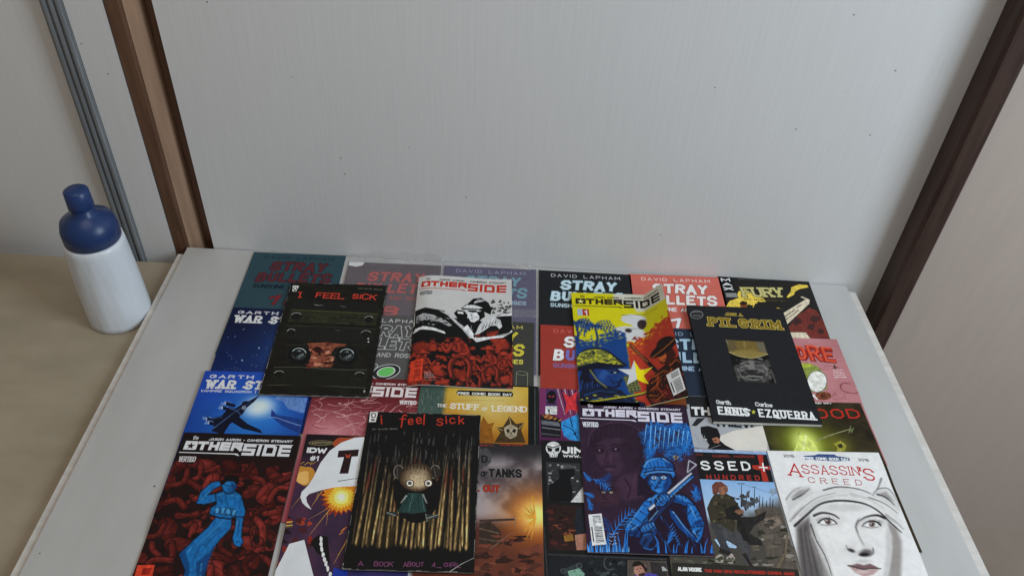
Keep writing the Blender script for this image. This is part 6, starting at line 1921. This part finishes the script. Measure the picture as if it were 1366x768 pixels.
# ---- CROSSED
def paint_crossed(X, Y):
    n = fbm(X / 16, Y / 16)
    c = mixc((120, 156, 196), (158, 180, 204), sstep(40, 110, Y) + (n - .5) * .4)
    c = blend(c, (66, 62, 56), sstep(96, 132, Y + 30 * (n - .5) + (X - 84) * .25))
    return blend(c, (58, 62, 46), sstep(186, 206, Y + 14 * n))


b = Book('CROSSED + ONE HUNDRED cover with a striding figure in a ruined landscape', None, .040, 0, px=(1021, 602.5), corner='TR', base=(80, 80, 76), paint=paint_crossed, res=2.5, pitch=96, shape='row', group=G1)
a = b.art
a.rect(0, 0, 168, 4, (150, 160, 180))
a.z(890, 590, 4.316)
a.poly([(-200, 40), (160, 62), (575, 78), (622, 232), (190, 214), (-200, 190)], (24, 23, 24))
a.poly([(515, 78), (548, 80), (552, 140), (600, 145), (604, 165), (560, 162), (584, 228), (548, 226), (536, 165), (490, 158), (486, 138), (530, 138)], (150, 44, 34))
a.text('CROSSED', -40, 160, 482, 168, 15.5, (210, 210, 208), w=2.7, gap=3.6)
a.layer = 'title_lettering'; a.poly([(524, 146), (546, 147), (542, 124), (550, 124), (554, 147), (576, 149), (577, 155), (556, 154), (560, 172), (552, 172), (548, 153), (526, 152)], (214, 214, 212)); a.layer = 'cover_illustration'
a.text('HUNDRED', 228, 216, 535, 222, 8.5, (150, 44, 34), w=1.5, gap=4.4); a.text('GABRIEL ANDRADE', 258, 92, 500, 96, 4, (120, 44, 36), w=.9); a.text('ALAN', 60, 80, 200, 84, 4, (120, 44, 36), w=.9)
r = random.Random(8)
for k, (x, h) in enumerate(((425, 130), (500, 110), (530, 70), (548, 60), (590, 60), (606, 50), (570, 40), (478, 60), (455, 80))): a.line([(x, 375), (x + 2, 375 - h)], 6, (40, 42, 46), 3)
a.line([(405, 240), (445, 238)], 4, (40, 42, 46)); a.line([(488, 258), (512, 258)], 3, (40, 42, 46)); a.line([(360, 225), (425, 240), (500, 262), (590, 290)], 1.5, (60, 64, 70))
for k in range(14): a.blob(r.uniform(430, 520), r.uniform(290, 380), r.uniform(8, 22), r.uniform(8, 20), (72, 74, 76) if k % 2 else (54, 56, 58), k, .4, 12)
a.blob(610, 285, 22, 22, (120, 134, 150), 4, .4)
a.poly([(500, 390), (560, 372), (620, 375), (670, 410), (690, 470), (740, 600), (780, 780), (600, 780), (560, 600), (520, 480)], (78, 70, 62)); a.poly([(560, 440), (640, 420), (660, 470), (600, 500), (560, 480)], (112, 100, 88))
for k in range(40): x, y = r.uniform(480, 740), r.uniform(420, 760); a.blob(x, y, r.uniform(8, 36), r.uniform(5, 14), ((58, 54, 48), (90, 82, 72), (44, 44, 36), (120, 114, 106))[k % 4], k, .5, 12)
a.line([(690, 520), (680, 640), (610, 760)], 10, (96, 84, 68), 14)
a.poly([(270, 560), (310, 545), (400, 600), (395, 610), (300, 600)], (150, 176, 200))
# striding figure
co = (50, 46, 36)
a.poly([(250, 460), (300, 450), (350, 510), (420, 530), (470, 590), (480, 680), (440, 700), (430, 620), (350, 560), (330, 580), (370, 620), (330, 640), (262, 520)], (62, 62, 64))
a.poly([(246, 470), (290, 456), (350, 600), (385, 640), (310, 640), (300, 580)], (54, 54, 56)); a.line([(300, 620), (380, 650)], 30, (36, 32, 30), 18); a.line([(440, 640), (492, 720)], 24, (36, 32, 30), 16)
a.poly([(228, 380), (250, 330), (270, 300), (340, 295), (380, 320), (420, 380), (440, 420), (400, 440), (380, 520), (300, 470), (250, 465)], co)
a.poly([(400, 430), (500, 430), (570, 395), (560, 440), (500, 480), (470, 530), (540, 560), (550, 595), (470, 590), (400, 500)], (36, 34, 33))
for k in range(30): x, y = r.uniform(250, 410), r.uniform(310, 460); a.blob(x, y, r.uniform(6, 18), r.uniform(4, 10), ((78, 72, 52), (32, 30, 24), (60, 54, 42))[k % 3], k + 50, .5, 12)
a.poly([(330, 380), (400, 360), (470, 560), (440, 570), (400, 450), (340, 440)], (30, 29, 28)); a.blob(415, 400, 26, 14, (120, 84, 66), 4, .3); a.blob(318, 272, 30, 32, (126, 84, 66), 3, .12); a.poly([(256, 250), (275, 230), (310, 228), (336, 248), (320, 256), (298, 262), (288, 300), (262, 300)], (96, 56, 46)); a.line([(326, 268), (338, 270)], 4, (50, 32, 28)); a.line([(345, 262), (342, 290)], 3, (90, 58, 46))
for (x, y) in ((365, 670), (300, 670)): a.blob(x, y, 26, 24, (150, 140, 130), int(x), .3); a.ell(x - 8, y, 7, 7, (50, 44, 40)); a.ell(x + 9, y, 7, 7, (50, 44, 40)); a.line([(x - 10, y + 14), (x + 10, y + 14)], 4, (60, 54, 50))
for k in range(26): x, y = r.uniform(40, 420), r.uniform(650, 740); a.blob(x, y, r.uniform(8, 28), r.uniform(4, 12), ((60, 64, 46), (84, 86, 72), (38, 38, 32))[k % 3], k, .5, 12)
a.poly([(30, 690), (420, 705), (760, 730), (800, 790), (30, 790)], (40, 38, 34))
a.text('ALAN MOORE', 62, 736, 200, 742, 5.5, (206, 206, 202), w=1.4); a.text('THE MAN WHO REVOLUTIONIZED COMICS AGAIN', 216, 744, 735, 762, 4.4, (150, 44, 34), w=1.1)
b.finish()


# ---- ASSASSIN'S CREED: a plain ink portrait stands in for the painted one
b = Book("white ASSASSIN'S CREED cover with a grey ink portrait of a woman in a shawl", None, .050, 0, px=(1022.5, 602), base=(184, 183, 182), res=1.3, pitch=97, shape='row', group=G1)


def paint_ac(X, Y, b=b):
    P = Paint(b, X, Y, (212, 212, 212), (1010, 590, 4.316))
    K, D, G, LG = (28, 26, 27), (84, 80, 80), (140, 136, 135), (184, 182, 181)
    # hair and the shade inside the shawl
    P.poly([(222, 470), (300, 425), (318, 520), (372, 640), (430, 740), (450, 800), (240, 800), (228, 640)], (128, 124, 122), 16)
    P.poly([(232, 500), (292, 450), (304, 560), (352, 690), (384, 800), (262, 800)], (74, 70, 70), 18, .9)
    P.poly([(720, 430), (800, 490), (830, 570), (830, 800), (752, 800), (770, 600)], (140, 134, 132), 16)
    for k in range(12): P.line([(250 + 7 * k, 480 + 8 * k), (262 + 9 * k, 620), (290 + 11 * k, 790)], 5, K if k % 3 == 0 else (150, 146, 144), 4, .35, 2, smooth=4)
    # shawl
    P.poly([(150, 425), (230, 340), (330, 282), (450, 258), (580, 266), (700, 316), (800, 396), (840, 480), (770, 466), (690, 392), (600, 352), (470, 338), (360, 356), (280, 424), (215, 486)], (206, 205, 204), 3)
    for pts, w, col, op in (([(215, 480), (282, 420), (362, 356), (470, 336), (600, 350), (690, 392), (775, 470), (830, 520)], 15, K, 1), ([(205, 440), (270, 372), (350, 318), (450, 292)], 6, D, .9), ([(380, 276), (470, 257), (590, 272), (670, 306)], 8, K, .9), ([(640, 318), (730, 352), (810, 410)], 7, D, .9), ([(250, 420), (330, 350), (430, 312), (520, 306)], 22, LG, .8), ([(540, 300), (640, 328), (730, 384)], 20, LG, .8), ([(190, 452), (230, 400), (262, 372)], 16, G, .6), ([(740, 420), (800, 462), (840, 500)], 18, G, .6)):
        P.line(pts, w, col, 3, op, w * .35, smooth=5)
    P.poly([(160, 330), (215, 262), (300, 250), (330, 290), (240, 345), (180, 400)], (196, 195, 194), 8); P.poly([(196, 318), (240, 276), (292, 268), (250, 312)], G, 9, .9); P.line([(165, 330), (200, 285), (250, 258)], 6, D, 3, .9, 2, smooth=4); P.line([(205, 330), (262, 300), (300, 268)], 9, K, 4, .9, 3, smooth=4)
    P.poly([(650, 300), (700, 258), (760, 270), (810, 340), (820, 400), (740, 350)], (196, 195, 194), 8); P.poly([(700, 296), (740, 284), (786, 340), (750, 330)], G, 9, .9); P.line([(690, 270), (750, 266), (796, 320), (816, 370)], 6, D, 3, .9, 2, smooth=4); P.line([(690, 300), (740, 318), (790, 362)], 9, K, 4, .9, 3, smooth=4)
    P.line([(712, 212), (694, 262), (664, 304)], 12, D, 4, .8, 3, smooth=3)
    # face
    P.poly([(322, 412), (366, 368), (470, 346), (600, 360), (690, 400), (748, 460), (770, 540), (768, 640), (738, 800), (446, 800), (384, 680), (332, 560), (312, 470)], (214, 212, 211), 6)
    P.poly([(316, 430), (344, 520), (398, 640), (452, 790), (430, 800), (366, 660), (312, 530)], LG, 12, .9)
    P.poly([(748, 470), (776, 540), (776, 640), (748, 800), (722, 800), (744, 620), (740, 540)], LG, 12, .9)
    P.ell(500, 376, 150, 20, LG, .6, .6)
    P.line([(308, 470), (338, 560), (388, 650), (432, 760)], 7, K, 2.5, 1, 3, smooth=4)
    for (xm, y, f) in ((404, 452, 1), (656, 466, -1)):
        P.ell(xm, y + 2, 74, 30, LG, .6, .75); P.ell(xm - 22 * f, y - 8, 40, 12, G, .6, .5)
        P.line([(xm - 78 * f, y - 30), (xm - 30 * f, y - 46), (xm + 30 * f, y - 36), (xm + 66 * f, y - 14)], 15, K, 4, .95, 6, smooth=5)
        P.ell(xm, y + 8, 44, 15, (216, 215, 214), .2)
        P.ell(xm + 4, y + 7, 18, 15, (118, 96, 94), .2); P.ell(xm + 4, y + 7, 8, 8, K, .25); P.ell(xm - 2, y + 2, 4, 3, (226, 226, 226), .3)
        P.line([(xm - 54 * f, y + 12), (xm - 28 * f, y - 8), (xm + 6 * f, y - 13), (xm + 40 * f, y + 2), (xm + 54 * f, y + 18)], 10, K, 2, 1, 6, smooth=5)
        P.line([(xm - 40 * f, y + 20), (xm, y + 26), (xm + 44 * f, y + 18)], 4, D, 2, .9, smooth=4)
        for q in range(6): P.line([(xm - (50 - 12 * q) * f, y + 4 - 4 * q * (q < 3)), (xm - (66 - 15 * q) * f, y - 8 - 6 * min(q, 3))], 3.2, K, 1.2, .8, 1)
    P.line([(586, 446), (568, 486), (584, 540), (612, 590)], 17, G, 7, .75, 8, smooth=5); P.line([(580, 452), (566, 486), (578, 520)], 7, K, 3, .85, 2, smooth=4)
    P.ell(580, 616, 70, 34, LG, .7, .6); P.ell(628, 636, 36, 20, D, .5, .9); P.ell(614, 646, 30, 11, K, .4, .95); P.ell(540, 622, 22, 9, K, .5, .85, 20); P.line([(512, 596), (520, 616), (548, 634)], 5, D, 2, .9, 2, smooth=4); P.line([(664, 610), (668, 634), (650, 654)], 6, K, 2.5, .9, 2, smooth=4); P.ell(582, 600, 20, 22, (218, 216, 215), .6, .9)
    P.ell(610, 684, 46, 10, LG, .6, .8)
    P.poly([(524, 708), (578, 696), (612, 704), (650, 696), (710, 724), (650, 724), (612, 728), (570, 718)], (110, 84, 86), 4); P.poly([(526, 710), (570, 720), (612, 729), (660, 725), (706, 726), (670, 756), (620, 770), (566, 746)], (170, 142, 142), 5); P.ell(608, 742, 40, 8, (196, 176, 174), .6, .8); P.line([(522, 706), (572, 719), (612, 727), (660, 723), (712, 725)], 6, K, 2, 1, 5, smooth=4)
    P.ell(612, 792, 60, 16, LG, .6, .8)
    P.c *= np.array((.96, .95, .94)) * (.965 + .07 * fbm(X / 5, Y / 5))[:, None]
    return P.c


b.paint = paint_ac
a = b.art
a.z(1010, 590, 4.316)
# masthead
a.poly([(265, 84), (330, 80), (345, 74), (440, 76), (455, 86), (526, 96), (530, 112), (455, 116), (268, 106)], (52, 72, 110)); a.text('FREE COMIC BOOK DAY', 268, 106, 526, 114, 5, (214, 214, 214), w=1.1)
a.text('2016', 150, 92, 212, 94, 5, (40, 40, 42), w=.9, gap=1.8); a.text('2016', 580, 114, 642, 118, 5, (40, 40, 42), w=.9, gap=1.8)
rd = (166, 34, 38)
a.text('A', 182, 194, 258, 204, 22, rd, w=2.2, serif=2.2); a.text('SSASSIN', 262, 184, 592, 196, 15.5, rd, w=1.5, serif=1.3, gap=1.9); a.text("'S", 596, 216, 680, 226, 20, rd, w=2.2, serif=1)
a.text('CREED', 296, 234, 606, 250, 9.5, (150, 70, 72), w=1.1, serif=1.1, gap=4.5)
b.finish()


# ---- clear plastic sleeves over two of the series comics
def sleeve(book, seed, gap, rise, label):
    """film around a comic; its open end runs on to the upright panel and creases up against it"""
    r = random.Random(seed)
    nx = 60
    vs_, fs = [], []
    x0, x1 = -3.0, book.W + 3.0
    rows = list(np.linspace(-(gap + rise), 2, 26)) + list(np.linspace(8, book.H + 3, 24))
    ny = len(rows) - 1
    ph = [(r.uniform(.03, .16), r.uniform(.02, .10), r.uniform(0, 6)) for _ in range(6)]
    for i in range(nx + 1):
        for j in range(ny + 1):
            x = x0 + (x1 - x0) * i / nx; y = rows[j]
            e = min(x - x0, x1 - x) / 3.0
            zz = book.t + .35 if e >= .9 else (book.t + .35) * max(e, .15)
            ww = sum(math.sin(a_ * x + b_ * y * 2 + c_) for a_, b_, c_ in ph) / 3
            yy = y
            if y < 2:
                q = min((2 - y) / (gap + 2), 1)
                zz += q * (1.2 + 1.5 * ww)
                if -y > gap:                                # turned up along the panel
                    s = -y - gap
                    top = rise * (.55 + .45 * math.sin(math.pi * min(max((x - x0) / (x1 - x0), 0), 1)) + .18 * ww)
                    s = s / rise * top
                    bend = min(s / 6.0, 1.0) * 1.25
                    yy = -gap - 6 * math.sin(min(s / 6, 1) * 1.25) / 1.25 * .8 - max(s - 6, 0) * math.cos(1.25) * .5
                    zz += (1 - math.cos(bend)) * 5 + max(s - 6, 0) * .95
                    yy += .9 * ww * min(s / 6, 1)
            zz += .10 * (1 + ww)
            vs_.append((x / 1000, -yy / 1000, zz / 1000))
    for i in range(nx):
        for j in range(ny):
            k = i * (ny + 1) + j
            fs.append([k, k + 1, k + ny + 2, k + ny + 1])
    me = bpy.data.meshes.new('clear_sleeve'); me.from_pydata(vs_, [], fs); me.update()
    for p in me.polygons: p.use_smooth = True
    root = empty('clear_sleeve', book.root.location, book.root.rotation_euler.z)
    tag(root, label, 'plastic sleeve', 'clear sleeves on the comic books')
    link('film', me, MAT_FILM, root)
    return root


sleeve(mauve, 3, 10, 17, 'clear creased plastic sleeve around the mauve STRAY BULLETS comic')
s2 = sleeve(indigo, 8, 4, 8, 'clear plastic sleeve around the indigo STRAY BULLETS comic')
vs_, fs = [], []
for k in range(9):
    x = 92 + 80 * k / 8
    for yy in (108, 128):
        vs_.append((x / 1000, -yy / 1000, (THK + .7 + .25 * math.sin(k * 1.7 + yy)) / 1000))
for k in range(8): fs.append([2 * k, 2 * k + 1, 2 * k + 3, 2 * k + 2])
me = bpy.data.meshes.new('tape_strip'); me.from_pydata(vs_, [], fs); me.update()
link('tape_strip', me, MAT_FILM, s2)
